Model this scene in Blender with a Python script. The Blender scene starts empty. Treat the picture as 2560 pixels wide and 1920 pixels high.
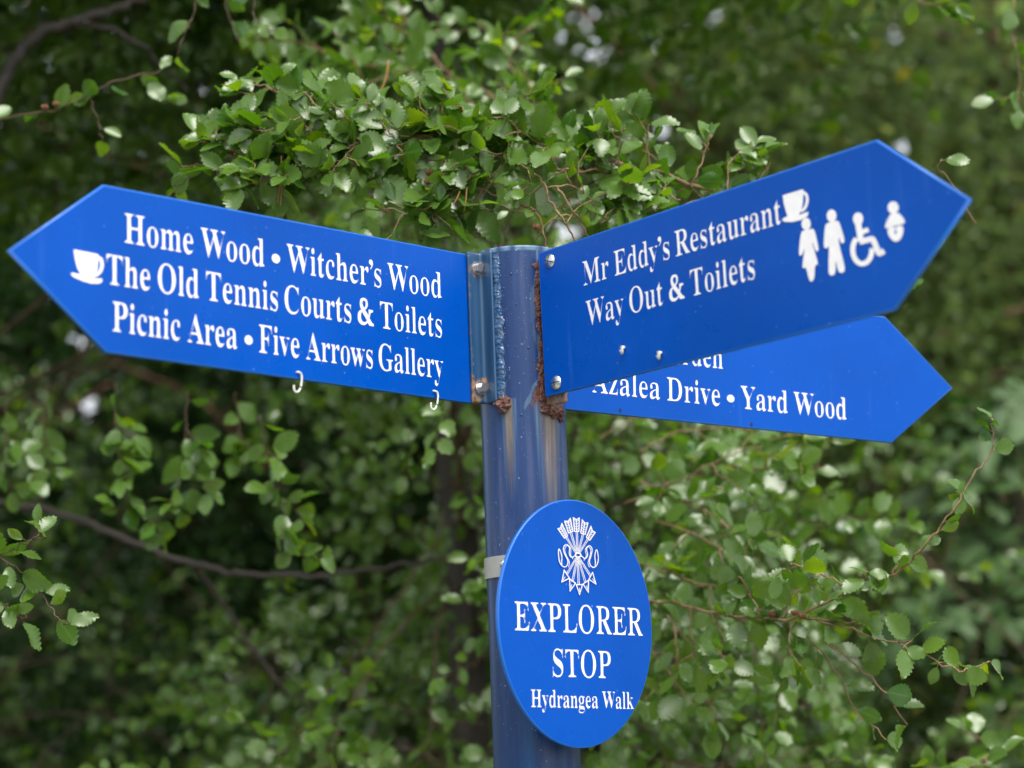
import bpy, bmesh, math, random
import numpy as np
from mathutils import Vector, Matrix, noise
from mathutils.geometry import tessellate_polygon

rng = np.random.default_rng(11)
random.seed(11)
SC = bpy.context.scene
COL = SC.collection
R = math.radians

# ------------------------------------------------------------------ camera
F_PX, PITCH, ROLL, YAW, DIST = 5149.14, 0.17434, 0.03866, -0.00494, 2.07726
Z0 = 2.08                                   # height of the signpost's local zero
CAM = Vector((0, -DIST, Z0 - 0.4668))
fw = Vector((math.sin(YAW) * math.cos(PITCH), math.cos(YAW) * math.cos(PITCH), math.sin(PITCH)))
xa = Vector((math.cos(YAW), -math.sin(YAW), 0))
za = xa.cross(fw)
RT = xa * math.cos(ROLL) - za * math.sin(ROLL)
UP = xa * math.sin(ROLL) + za * math.cos(ROLL)
cd = bpy.data.cameras.new('camera')
cam = bpy.data.objects.new('camera', cd)
COL.objects.link(cam)
cam.matrix_world = Matrix(((RT.x, UP.x, -fw.x, CAM.x), (RT.y, UP.y, -fw.y, CAM.y), (RT.z, UP.z, -fw.z, CAM.z), (0, 0, 0, 1)))
cd.sensor_width = 36
cd.lens = 36 * F_PX / 2560
cd.clip_start = 0.05
cd.clip_end = 2000
cd.dof.use_dof = True
cd.dof.focus_distance = 2.11
cd.dof.aperture_fstop = 3.7
SC.camera = cam

# ------------------------------------------------------------------ sky, sun, exposure
SUN_EL, SUN_AZ = 60, 158                    # azimuth clockwise from +y: behind the camera, a little to its right
w = bpy.data.worlds.new('World')
SC.world = w
w.use_nodes = True
nt = w.node_tree
bg = nt.nodes['Background']
sky = nt.nodes.new('ShaderNodeTexSky')
sky.sky_type = 'NISHITA'
sky.sun_disc = False
sky.sun_elevation = R(SUN_EL)
sky.sun_rotation = R(SUN_AZ)
sky.air_density = 1.0
sky.dust_density = 4.0
sky.ozone_density = 1.0
hs = nt.nodes.new('ShaderNodeHueSaturation')   # an overcast sky is nearly white
hs.inputs['Saturation'].default_value = 0.25
nt.links.new(sky.outputs[0], hs.inputs['Color'])
nt.links.new(hs.outputs[0], bg.inputs['Color'])
bg.inputs['Strength'].default_value = 0.15
sl = bpy.data.lights.new('sun', 'SUN')
sl.energy = 1.5
sl.angle = R(40)
sl.color = (1, 0.96, 0.9)
so = bpy.data.objects.new('sun', sl)
COL.objects.link(so)
sd = Vector((math.sin(R(SUN_AZ)) * math.cos(R(SUN_EL)), math.cos(R(SUN_AZ)) * math.cos(R(SUN_EL)), math.sin(R(SUN_EL))))
so.rotation_euler = sd.to_track_quat('Z', 'Y').to_euler()
so.location = sd * 20
SC.view_settings.view_transform = 'Standard'
SC.view_settings.look = 'None'
SC.view_settings.gamma = 1
SC.view_settings.exposure = 1.2
SC.cycles.use_denoising = True
SC.cycles.max_bounces = 8
SC.cycles.transparent_max_bounces = 8
SC.cycles.sample_clamp_indirect = 6

# ------------------------------------------------------------------ helpers
def ray(px, py):
    return fw + RT * ((px - 1280) / F_PX) + UP * ((960 - py) / F_PX)

def at(px, py, y):
    """the point of depth y (metres behind the post's axis) seen towards that direction"""
    d = ray(px, py)
    return CAM + d * ((y - CAM.y) / d.y)

def link(name, me, mat=None, parent=None, label=None, category=None, group=None, kind=None):
    o = bpy.data.objects.new(name, me)
    COL.objects.link(o)
    if mat is not None and me is not None:
        for m in (mat if isinstance(mat, (list, tuple)) else [mat]):
            me.materials.append(m)
    if parent is not None:
        o.parent = parent
    for k, v in (('label', label), ('category', category), ('group', group), ('kind', kind)):
        if v:
            o[k] = v
    return o

def mesh(name, verts, faces, smooth=True):
    me = bpy.data.meshes.new(name)
    me.from_pydata([tuple(v) for v in verts], [], faces)
    if smooth:
        me.polygons.foreach_set('use_smooth', [True] * len(me.polygons))
    me.update()
    return me

def from_bm(name, bm, smooth=True):
    bmesh.ops.recalc_face_normals(bm, faces=bm.faces[:])
    me = bpy.data.meshes.new(name)
    bm.to_mesh(me)
    bm.free()
    if smooth:
        me.polygons.foreach_set('use_smooth', [True] * len(me.polygons))
    return me

def nodemat(name):
    m = bpy.data.materials.new(name)
    m.use_nodes = True
    return m, m.node_tree.nodes, m.node_tree.links, m.node_tree.nodes['Principled BSDF']

def ramp(n, stops):
    r = n.new('ShaderNodeValToRGB')
    e = r.color_ramp.elements
    while len(e) < len(stops):
        e.new(0.5)
    for k, (p, c) in enumerate(stops):
        e[k].position = p
        e[k].color = (c[0], c[1], c[2], 1)
    return r

def noise_tex(n, l, scale, detail=4, rough=0.55, coord='Object', stretch=None):
    tc = n.new('ShaderNodeTexCoord')
    t = n.new('ShaderNodeTexNoise')
    t.inputs['Scale'].default_value = scale
    t.inputs['Detail'].default_value = detail
    t.inputs['Roughness'].default_value = rough
    if stretch:
        mp = n.new('ShaderNodeMapping')
        mp.inputs['Scale'].default_value = stretch
        l.new(tc.outputs[coord], mp.inputs[0])
        l.new(mp.outputs[0], t.inputs['Vector'])
    else:
        l.new(tc.outputs[coord], t.inputs['Vector'])
    return t

def mix(n, l, fac, a, b):
    m = n.new('ShaderNodeMix')
    m.data_type = 'RGBA'
    for sock, v in ((m.inputs[0], fac), (m.inputs[6], a), (m.inputs[7], b)):
        if hasattr(v, 'links') or hasattr(v, 'is_linked'):
            l.new(v, sock)
        elif isinstance(v, (int, float)):
            sock.default_value = v
        else:
            sock.default_value = (v[0], v[1], v[2], 1)
    return m.outputs[2]

# ------------------------------------------------------------------ materials
def mat_sign():
    m, n, l, p = nodemat('blue_sign_enamel')
    t = noise_tex(n, l, 7, 5, 0.6)
    c = mix(n, l, t.outputs[0], (0.0, 0.045, 0.265), (0.0, 0.072, 0.42))
    sp = noise_tex(n, l, 420, 1, 0.4)              # specks of dust and droppings
    r = ramp(n, [(0.785, (0, 0, 0)), (0.81, (0.8, 0.8, 0.8))])
    l.new(sp.outputs[0], r.inputs[0])
    c = mix(n, l, r.outputs[0], c, (0.16, 0.34, 0.66))
    sc = noise_tex(n, l, 60, 2, 0.5, stretch=(1.2, 1.2, 0.10))   # faint rain runs
    r2 = ramp(n, [(0.66, (0, 0, 0)), (0.85, (0.10, 0.10, 0.10))])
    l.new(sc.outputs[0], r2.inputs[0])
    c = mix(n, l, r2.outputs[0], c, (0.10, 0.25, 0.62))
    l.new(c, p.inputs['Base Color'])
    t2 = noise_tex(n, l, 35, 4)
    r3 = ramp(n, [(0.3, (0.24,) * 3), (0.75, (0.42,) * 3)])
    l.new(t2.outputs[0], r3.inputs[0])
    l.new(r3.outputs[0], p.inputs['Roughness'])
    p.inputs['Specular IOR Level'].default_value = 0.13
    return m

def mat_simple(name, col, rough=0.5, metal=0.0, spec=0.5):
    m, n, l, p = nodemat(name)
    t = noise_tex(n, l, 120, 4)
    c = mix(n, l, t.outputs[0], [x * 0.85 for x in col], [min(1, x * 1.12) for x in col])
    l.new(c, p.inputs['Base Color'])
    p.inputs['Roughness'].default_value = rough
    p.inputs['Metallic'].default_value = metal
    p.inputs['Specular IOR Level'].default_value = spec
    return m

def mat_post():
    m, n, l, p = nodemat('weathered_blue_paint')
    t = noise_tex(n, l, 40, 5, 0.6, stretch=(1.5, 1.5, 0.10))
    r = ramp(n, [(0.30, (0.002, 0.019, 0.085)), (0.50, (0.008, 0.032, 0.115)), (0.70, (0.045, 0.062, 0.140))])
    l.new(t.outputs[0], r.inputs[0])
    t1 = noise_tex(n, l, 16, 3, 0.5, stretch=(2.2, 2.2, 0.08))
    r1 = ramp(n, [(0.55, (0, 0, 0)), (0.72, (0.75, 0.75, 0.75))])
    l.new(t1.outputs[0], r1.inputs[0])
    c = mix(n, l, r1.outputs[0], r.outputs[0], (0.004, 0.085, 0.245))
    sp = noise_tex(n, l, 380, 2, 0.5)
    r2 = ramp(n, [(0.70, (0, 0, 0)), (0.74, (0.8, 0.8, 0.8))])
    l.new(sp.outputs[0], r2.inputs[0])
    c = mix(n, l, r2.outputs[0], c, (0.22, 0.27, 0.36))
    at_ = n.new('ShaderNodeAttribute'); at_.attribute_name = 'stain'
    st = noise_tex(n, l, 90, 4, 0.6, stretch=(1.6, 1.6, 0.12))
    stc = ramp(n, [(0.3, (0.085, 0.065, 0.045)), (0.55, (0.20, 0.165, 0.12)), (0.75, (0.30, 0.27, 0.22))])
    l.new(st.outputs[0], stc.inputs[0])
    c = mix(n, l, at_.outputs['Fac'], c, stc.outputs[0])
    ah = n.new('ShaderNodeAttribute'); ah.attribute_name = 'halo'
    c = mix(n, l, ah.outputs['Fac'], c, (0.20, 0.33, 0.40))
    ar = n.new('ShaderNodeAttribute'); ar.attribute_name = 'rust'
    rn = noise_tex(n, l, 260, 4, 0.65)
    rc = ramp(n, [(0.35, (0.030, 0.014, 0.010)), (0.6, (0.11, 0.042, 0.026)), (0.75, (0.22, 0.10, 0.06))])
    l.new(rn.outputs[0], rc.inputs[0])
    c = mix(n, l, ar.outputs['Fac'], c, rc.outputs[0])
    l.new(c, p.inputs['Base Color'])
    p.inputs['Roughness'].default_value = 0.33
    p.inputs['Specular IOR Level'].default_value = 0.32
    b = n.new('ShaderNodeBump')
    b.inputs['Strength'].default_value = 0.12
    b.inputs['Distance'].default_value = 0.001
    l.new(noise_tex(n, l, 300, 3).outputs[0], b.inputs['Height'])
    l.new(b.outputs[0], p.inputs['Normal'])
    return m

def mat_rust():
    m, n, l, p = nodemat('flaking_rust')
    t = noise_tex(n, l, 330, 6, 0.7)
    r = ramp(n, [(0.34, (0.010, 0.005, 0.005)), (0.5, (0.075, 0.021, 0.012)), (0.62, (0.18, 0.058, 0.034)), (0.74, (0.30, 0.22, 0.21))])
    l.new(t.outputs[0], r.inputs[0])
    l.new(r.outputs[0], p.inputs['Base Color'])
    p.inputs['Roughness'].default_value = 0.45
    b = n.new('ShaderNodeBump')
    b.inputs['Strength'].default_value = 0.9
    b.inputs['Distance'].default_value = 0.002
    l.new(t.outputs[0], b.inputs['Height'])
    l.new(b.outputs[0], p.inputs['Normal'])
    return m

def mat_weld():
    m, n, l, p = nodemat('painted_weld')
    t = noise_tex(n, l, 210, 5, 0.7)
    r = ramp(n, [(0.30, (0.008, 0.034, 0.095)), (0.50, (0.018, 0.070, 0.165)), (0.62, (0.060, 0.090, 0.14)), (0.70, (0.11, 0.10, 0.095)), (0.80, (0.28, 0.27, 0.27))])
    l.new(t.outputs[0], r.inputs[0])
    l.new(r.outputs[0], p.inputs['Base Color'])
    p.inputs['Roughness'].default_value = 0.25
    return m

def mat_bracket():
    m, n, l, p = nodemat('bracket_paint')
    t = noise_tex(n, l, 45, 5, 0.6, stretch=(1.5, 1.5, 0.10))
    r = ramp(n, [(0.3, (0.007, 0.034, 0.085)), (0.55, (0.018, 0.062, 0.140)), (0.75, (0.045, 0.085, 0.165))])
    l.new(t.outputs[0], r.inputs[0])
    a = n.new('ShaderNodeAttribute'); a.attribute_name = 'rust'
    t2 = noise_tex(n, l, 130, 5, 0.65)
    mth = n.new('ShaderNodeMath'); mth.operation = 'ADD'
    l.new(a.outputs['Fac'], mth.inputs[0]); l.new(t2.outputs[0], mth.inputs[1])
    r2 = ramp(n, [(0.80, (0, 0, 0)), (0.98, (1, 1, 1))])
    l.new(mth.outputs[0], r2.inputs[0])
    rc = ramp(n, [(0.35, (0.09, 0.045, 0.025)), (0.55, (0.22, 0.15, 0.10)), (0.7, (0.30, 0.12, 0.05))])
    l.new(noise_tex(n, l, 200, 4).outputs[0], rc.inputs[0])
    c = mix(n, l, r2.outputs[0], r.outputs[0], rc.outputs[0])
    l.new(c, p.inputs['Base Color'])
    p.inputs['Roughness'].default_value = 0.3
    return m

def mat_leaf(name, dark, mid, young, back, rough=0.24, trans=0.33, spec=0.62):
    m, n, l, p = nodemat(name)
    a = n.new('ShaderNodeAttribute'); a.attribute_name = 'lv'
    r = ramp(n, [(0.0, dark), (0.55, mid), (0.88, [0.5 * (x + y) for x, y in zip(mid, young)]), (1.0, young)])
    l.new(a.outputs['Fac'], r.inputs[0])
    t = noise_tex(n, l, 70, 3)
    hsv = n.new('ShaderNodeHueSaturation')
    mr = n.new('ShaderNodeMapRange')
    mr.inputs['To Min'].default_value = 0.75; mr.inputs['To Max'].default_value = 1.25
    l.new(t.outputs[0], mr.inputs[0]); l.new(mr.outputs[0], hsv.inputs['Value'])
    l.new(r.outputs[0], hsv.inputs['Color'])
    mu = n.new('ShaderNodeAttribute'); mu.attribute_name = 'mu'
    rm = ramp(n, [(0.03, (0.7,) * 3), (0.09, (0, 0, 0))])
    l.new(mu.outputs['Fac'], rm.inputs[0])
    c = mix(n, l, rm.outputs[0], hsv.outputs[0], (0.13, 0.20, 0.05))
    geo = n.new('ShaderNodeNewGeometry')
    c = mix(n, l, geo.outputs['Backfacing'], c, back)
    l.new(c, p.inputs['Base Color'])
    rr = n.new('ShaderNodeMapRange')
    rr.inputs['To Min'].default_value = rough - 0.07; rr.inputs['To Max'].default_value = rough + 0.12
    l.new(noise_tex(n, l, 45, 2).outputs[0], rr.inputs[0])
    l.new(rr.outputs[0], p.inputs['Roughness'])
    p.inputs['Specular IOR Level'].default_value = spec
    tr = n.new('ShaderNodeBsdfTranslucent')
    g = n.new('ShaderNodeHueSaturation')
    g.inputs['Hue'].default_value = 0.475
    g.inputs['Value'].default_value = 2.6
    g.inputs['Saturation'].default_value = 1.1
    l.new(r.outputs[0], g.inputs['Color']); l.new(g.outputs[0], tr.inputs['Color'])
    ms = n.new('ShaderNodeMixShader')
    ms.inputs[0].default_value = trans
    l.new(p.outputs[0], ms.inputs[1]); l.new(tr.outputs[0], ms.inputs[2])
    out = [x for x in n if x.type == 'OUTPUT_MATERIAL'][0]
    l.new(ms.outputs[0], out.inputs['Surface'])
    return m

def mat_bark(name, a, b, scale=60):
    m, n, l, p = nodemat(name)
    t = noise_tex(n, l, scale, 5, 0.6, stretch=(1, 1, 0.4))
    r = ramp(n, [(0.3, a), (0.7, b)])
    l.new(t.outputs[0], r.inputs[0])
    l.new(r.outputs[0], p.inputs['Base Color'])
    p.inputs['Roughness'].default_value = 0.7
    bu = n.new('ShaderNodeBump'); bu.inputs['Strength'].default_value = 0.5; bu.inputs['Distance'].default_value = 0.004
    l.new(t.outputs[0], bu.inputs['Height']); l.new(bu.outputs[0], p.inputs['Normal'])
    return m

M_SIGN = mat_sign()
M_WHITE = mat_simple('white_vinyl', (0.74, 0.73, 0.75), 0.45)
M_POST = mat_post()
M_RUST = mat_rust()
M_WELD = mat_weld()
M_BRACKET = mat_bracket()
M_STEEL = mat_simple('bright_screw_steel', (0.62, 0.63, 0.60), 0.28, 1.0)
M_BOLT = mat_simple('dull_bolt_steel', (0.55, 0.54, 0.54), 0.3, 0.9)
M_BAND = mat_simple('grey_band_metal', (0.36, 0.36, 0.35), 0.5, 0.55)
M_HOOK = mat_simple('white_coated_wire', (0.62, 0.62, 0.56), 0.45)
M_DARK = mat_simple('dark_hole', (0.006, 0.010, 0.03), 0.8)
M_LEAF = mat_leaf('beech_leaf', (0.011, 0.050, 0.006), (0.041, 0.118, 0.012), (0.16, 0.26, 0.012), (0.075, 0.145, 0.025))
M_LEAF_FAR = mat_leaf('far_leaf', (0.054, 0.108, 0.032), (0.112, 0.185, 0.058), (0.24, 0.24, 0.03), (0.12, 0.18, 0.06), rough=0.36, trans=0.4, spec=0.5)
M_LEAF_SHADED = mat_leaf('shaded_leaf', (0.010, 0.034, 0.010), (0.022, 0.064, 0.016), (0.07, 0.12, 0.015), (0.03, 0.07, 0.02), spec=0.5)  # darker leaf copy, the shade of the dim left put into its colour
M_RHODO = mat_leaf('rhododendron_leaf', (0.012, 0.045, 0.010), (0.024, 0.070, 0.015), (0.09, 0.15, 0.03), (0.05, 0.10, 0.03), rough=0.52, trans=0.15, spec=0.3)
M_BARK = mat_bark('grey_brown_bark', (0.011, 0.008, 0.006), (0.030, 0.022, 0.016))
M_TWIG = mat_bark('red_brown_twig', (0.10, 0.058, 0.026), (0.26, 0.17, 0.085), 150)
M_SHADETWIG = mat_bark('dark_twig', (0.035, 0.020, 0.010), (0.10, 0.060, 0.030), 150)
M_REDBARK = mat_bark('red_brown_bark', (0.05, 0.022, 0.012), (0.15, 0.06, 0.032), 9)
M_NEEDLE = mat_simple('dry_pine_needle', (0.30, 0.14, 0.05), 0.6)
M_HUSK = mat_simple('brown_seed_husk', (0.16, 0.055, 0.025), 0.7)
M_SOIL = mat_bark('leaf_litter_soil', (0.03, 0.022, 0.014), (0.09, 0.07, 0.04), 6)
M_GRASS = mat_simple('mown_grass', (0.045, 0.09, 0.02), 0.8)
M_PATH = mat_simple('pale_gravel_path', (0.28, 0.25, 0.21), 0.9)

# ------------------------------------------------------------------ signpost
sign_root = link('signpost', None, label='tall blue metal signpost with three white lettered arrow signs and an oval sign', category='signpost')
sign_root.location = (0, 0, 0)
RP = 0.0432                      # post radius
TOP = 0.0342                     # post top above local zero

class Plane:
    def __init__(s, o, yaw):
        s.o = Vector(o)
        s.a = Vector((math.cos(yaw), math.sin(yaw), 0))
        s.n = Vector((math.sin(yaw), -math.cos(yaw), 0))
        s.yaw = yaw
        if s.n.dot(CAM - s.o) < 0:
            s.a, s.n = -s.a, -s.n
    def hit(s, px, py):
        """sign-plane coordinates (along, up) of a mark"""
        d = ray(px, py)
        p = CAM + d * ((s.o - CAM).dot(s.n) / d.dot(s.n)) - s.o
        return (p.dot(s.a), p.z)
    def at(s, q, off=0.0):
        return s.o + s.a * q[0] + Vector((0, 0, q[1])) + s.n * off

def vec2(*a): return Vector(a)

yl = 3.94593
PL = Plane(Vector((math.sin(yl), -math.cos(yl), 0)) * 0.01246 + Vector((0, 0, Z0)), yl)
yr = -0.8525
_e = at(1346, 633, -0.049)
PR = Plane((_e.x, _e.y, Z0), yr)
yb = 0.52
PB = Plane(Vector((math.sin(yb), -math.cos(yb), 0)) * -0.02211 + Vector((0, 0, Z0)), yb)
yo = 0.71913
PO = Plane(Vector((math.sin(yo), -math.cos(yo), 0)) * 0.07086 + Vector((0, 0, Z0)), yo)

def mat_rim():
    m, n, l, p = nodemat('skylit_sign_rim')
    c = mix(n, l, noise_tex(n, l, 40, 4).outputs[0], (0.0, 0.085, 0.42), (0.01, 0.13, 0.48))  # lighter blue: the sky caught by the edges is put into the colour
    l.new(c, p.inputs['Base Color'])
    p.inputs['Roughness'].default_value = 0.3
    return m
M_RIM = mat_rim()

def plate(name, pl, pts2, thick, bev, parent, mat, label=None):
    bm = bmesh.new()
    f = bm.faces.new([bm.verts.new(pl.at(q, 0)) for q in pts2])
    g = bmesh.ops.extrude_face_region(bm, geom=[f])
    bmesh.ops.translate(bm, verts=[v for v in g['geom'] if isinstance(v, bmesh.types.BMVert)], vec=-pl.n * thick)
    bmesh.ops.recalc_face_normals(bm, faces=bm.faces[:])
    rim = [e for e in bm.edges if len(e.link_faces) == 2 and any(len(x.verts) > 4 for x in e.link_faces)]
    bmesh.ops.bevel(bm, geom=rim, offset=bev, segments=3, profile=0.5, affect='EDGES')
    me = from_bm(name, bm, False)
    for p_ in me.polygons:
        p_.use_smooth = len(p_.vertices) == 4 and abs(p_.normal.dot(pl.n)) < 0.995
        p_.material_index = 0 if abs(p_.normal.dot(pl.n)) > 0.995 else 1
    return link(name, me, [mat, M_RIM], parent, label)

# -- lettering
_cache = {}
def serif(s):
    r = ''
    for c in s:
        if 'A' <= c <= 'Z': r += chr(0x1D400 + ord(c) - 65)
        elif 'a' <= c <= 'z': r += chr(0x1D41A + ord(c) - 97)
        elif c == '&': r += '\U0001F674'
        else: r += c
    return r

def glyphs(s, thin=0.0):
    """flat triangles of a word at size 1, as (verts Nx2, faces)"""
    if (s, thin) in _cache:
        return _cache[(s, thin)]
    cu = bpy.data.curves.new('t', 'FONT')
    cu.body = serif(s)
    cu.resolution_u = 6
    o = bpy.data.objects.new('t', cu)
    COL.objects.link(o)
    dg = bpy.context.evaluated_depsgraph_get()
    me = bpy.data.meshes.new_from_object(o.evaluated_get(dg))
    v = np.array([x.co[:2] for x in me.vertices])
    if thin:                                   # draw the upright strokes in, leave the hairlines
        cnt, nrm, v0 = {}, np.zeros_like(v), v.copy()
        for p in me.polygons:
            q = list(p.vertices)
            for a, b in zip(q, q[1:] + q[:1]):
                k = (min(a, b), max(a, b))
                cnt[k] = None if k in cnt else (a, b, p.center.x, p.center.y)
        for e in cnt.values():
            if e is None: continue
            a, b, cx, cy = e
            d = v0[b] - v0[a]
            m = np.array([d[1], -d[0]]) / (np.linalg.norm(d) + 1e-9)
            if m.dot(np.array([cx, cy]) - v0[a]) > 0: m = -m
            nrm[a] += m; nrm[b] += m
        ln = np.linalg.norm(nrm, axis=1)
        nrm[ln > 0] /= ln[ln > 0][:, None]
        v[:, 0] += thin * nrm[:, 0]
    f = [list(p.vertices) for p in me.polygons]
    bpy.data.objects.remove(o)
    bpy.data.curves.remove(cu)
    bpy.data.meshes.remove(me)
    _cache[(s, thin)] = (v, f)
    return v, f

CAPH = float(glyphs('H')[0][:, 1].max())

def disc2(cx, cy, rx, ry=None, n=28):
    ry = ry or rx
    return [(cx + rx * math.cos(2 * math.pi * k / n), cy + ry * math.sin(2 * math.pi * k / n)) for k in range(n)]

def compose(line, thin, sp=0.27):
    """words, & signs, bullets and apostrophes set in one row; cap height 1"""
    V, F, x = [], [], 0.0
    def put(v, f, dx):
        b = len(V)
        V.extend((a + dx, c) for a, c in v)
        F.extend([[i + b for i in q] for q in f])
    tok = ''
    parts = []
    for c in line:
        if c in ' •’&':
            if tok: parts.append(tok); tok = ''
            parts.append(c)
        else:
            tok += c
    if tok: parts.append(tok)
    for t in parts:
        if t == ' ':
            x += sp / CAPH
        elif t == '•':
            r = 0.165
            put(disc2(0, 0.38, r * 1.45, r), [list(range(28))], x + 0.26)
            x += 0.52
        elif t == '’':
            c = disc2(0.14, 0.90, 0.115, 0.10, 20)
            put(c, [list(range(20))], x)
            tail = [(0.165, 0.80), (0.255, 0.90), (0.25, 0.80), (0.19, 0.70), (0.09, 0.62), (0.07, 0.645), (0.14, 0.70), (0.175, 0.76)]
            put(tail, [[0, 1, 2, 3], [0, 3, 7], [7, 3, 6], [6, 3, 4, 5]], x + 0.001)
            x += 0.33
        else:
            v, f = glyphs(t, thin)
            v = v - np.array([v[:, 0].min(), 0])
            s = 1 / CAPH
            if t == '&':
                s = 1.02 / (v[:, 1].max() - v[:, 1].min())
                v = v - np.array([0, v[:, 1].min()])
            put((v * s).tolist(), f, x)
            x += float((v[:, 0] * s).max()) + 0.04
    return np.array(V), F

def lettering(pl, line, left, right, captop, parent, off=0.0003, thin=-0.023, label=None, sp=0.27):
    """left, right: ends of the baseline; captop: top of the first capital"""
    v, f = compose(line, thin, sp)
    p0, p1, pc = (Vector(pl.hit(*q)) for q in (left, right, captop))
    e = (p1 - p0)
    W = e.length
    e.normalize()
    u = Vector((-e.y, e.x))
    H = abs((pc - p0).dot(u))
    if (pc - p0).dot(u) < 0:
        u = -u
    x0, x1 = v[:, 0].min(), v[:, 0].max()
    P = []
    for a, b in v:
        q = p0 + e * ((a - x0) / (x1 - x0) * W) + u * (b * H)
        P.append(pl.at(q, off))
    bm = bmesh.new()
    bv = [bm.verts.new(x) for x in P]
    for q in f:
        try: bm.faces.new([bv[i] for i in q])
        except ValueError: pass
    for fc in bm.faces:
        fc.normal_update()
        if fc.normal.dot(pl.n) < 0: fc.normal_flip()
    me = bpy.data.meshes.new('lettering')
    bm.to_mesh(me); bm.free()
    return link('lettering', me, M_WHITE, parent, label)

def poly_sheet(name, pl, shapes, parent, mat=None, off=0.0003, px=True, label=None):
    """shapes: outlines (each a loop or [outer, hole]) cut from white film"""
    V, F = [], []
    for k, sh in enumerate(shapes):
        if sh[0] == 'strip':
            b, m = len(V), len(sh[1])
            for q in list(sh[1]) + list(sh[2]):
                V.append(pl.at(pl.hit(*q) if px else q, off + 0.00002 * k))
            for i in range(m if sh[3] else m - 1):
                j = (i + 1) % m
                t = [b + i, b + j, b + m + j, b + m + i]
                nn = (V[t[2]] - V[t[0]]).cross(V[t[3]] - V[t[1]])
                F.append(t if nn.dot(pl.n) > 0 else t[::-1])
            continue
        loops = sh if isinstance(sh[0][0], (list, tuple)) else [sh]
        l3 = [[pl.at(pl.hit(*q) if px else q, off + 0.00002 * k) for q in lp] for lp in loops]
        tri = tessellate_polygon([[Vector((0, (q - pl.o).dot(pl.a), q.z))  .yzx for q in lp] for lp in l3])
        b = len(V)
        for lp in l3: V.extend(lp)
        for t in tri:
            t = [b + i for i in t]
            nn = (V[t[1]] - V[t[0]]).cross(V[t[2]] - V[t[0]])
            F.append(t if nn.dot(pl.n) > 0 else t[::-1])
    return link(name, mesh(name, V, F, False), mat or M_WHITE, parent, label)

def smooth_loop(pts, it=2):
    for _ in range(it):
        q = []
        for i in range(len(pts)):
            a, b = pts[i], pts[(i + 1) % len(pts)]
            q.append((0.75 * a[0] + 0.25 * b[0], 0.75 * a[1] + 0.25 * b[1]))
            q.append((0.25 * a[0] + 0.75 * b[0], 0.25 * a[1] + 0.75 * b[1]))
        pts = q
    return pts

def smooth_line(pts, it=2):
    for _ in range(it):
        q = [pts[0]]
        for a, b in zip(pts[:-1], pts[1:]):
            q.append((0.75 * a[0] + 0.25 * b[0], 0.75 * a[1] + 0.25 * b[1]))
            q.append((0.25 * a[0] + 0.75 * b[0], 0.25 * a[1] + 0.75 * b[1]))
        q.append(pts[-1])
        pts = q
    return pts

def stroke(pts, wd, closed=False):
    """a line of even width, as a strip of quads: ('strip', left side, right side, closed)"""
    n = len(pts)
    Lf, Rg = [], []
    for i in range(n):
        a = pts[(i - 1) % n] if (closed or i > 0) else None
        b = pts[(i + 1) % n] if (closed or i < n - 1) else None
        p = pts[i]
        d1 = Vector((p[0] - a[0], p[1] - a[1])).normalized() if a else None
        d2 = Vector((b[0] - p[0], b[1] - p[1])).normalized() if b else None
        d1 = d1 or d2
        d2 = d2 or d1
        t = d1 + d2
        t = t.normalized() if t.length > 1e-6 else d1
        m = 1 / max(0.42, abs(t.dot(d2)))
        nx, ny = -t.y * wd / 2 * m, t.x * wd / 2 * m
        Lf.append((p[0] + nx, p[1] + ny)); Rg.append((p[0] - nx, p[1] - ny))
    return ('strip', Lf, Rg, closed)

def Z(o, k):  # coordinates of an enlarged detail back to the picture
    return lambda pts: [(o[0] + x / k, o[1] + y / k) for x, y in pts]

def shp(z, sh):
    if sh[0] == 'strip': return ('strip', z(sh[1]), z(sh[2]), sh[3])
    return [z(l) for l in sh] if isinstance(sh[0][0], (list, tuple)) else z(sh)

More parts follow.
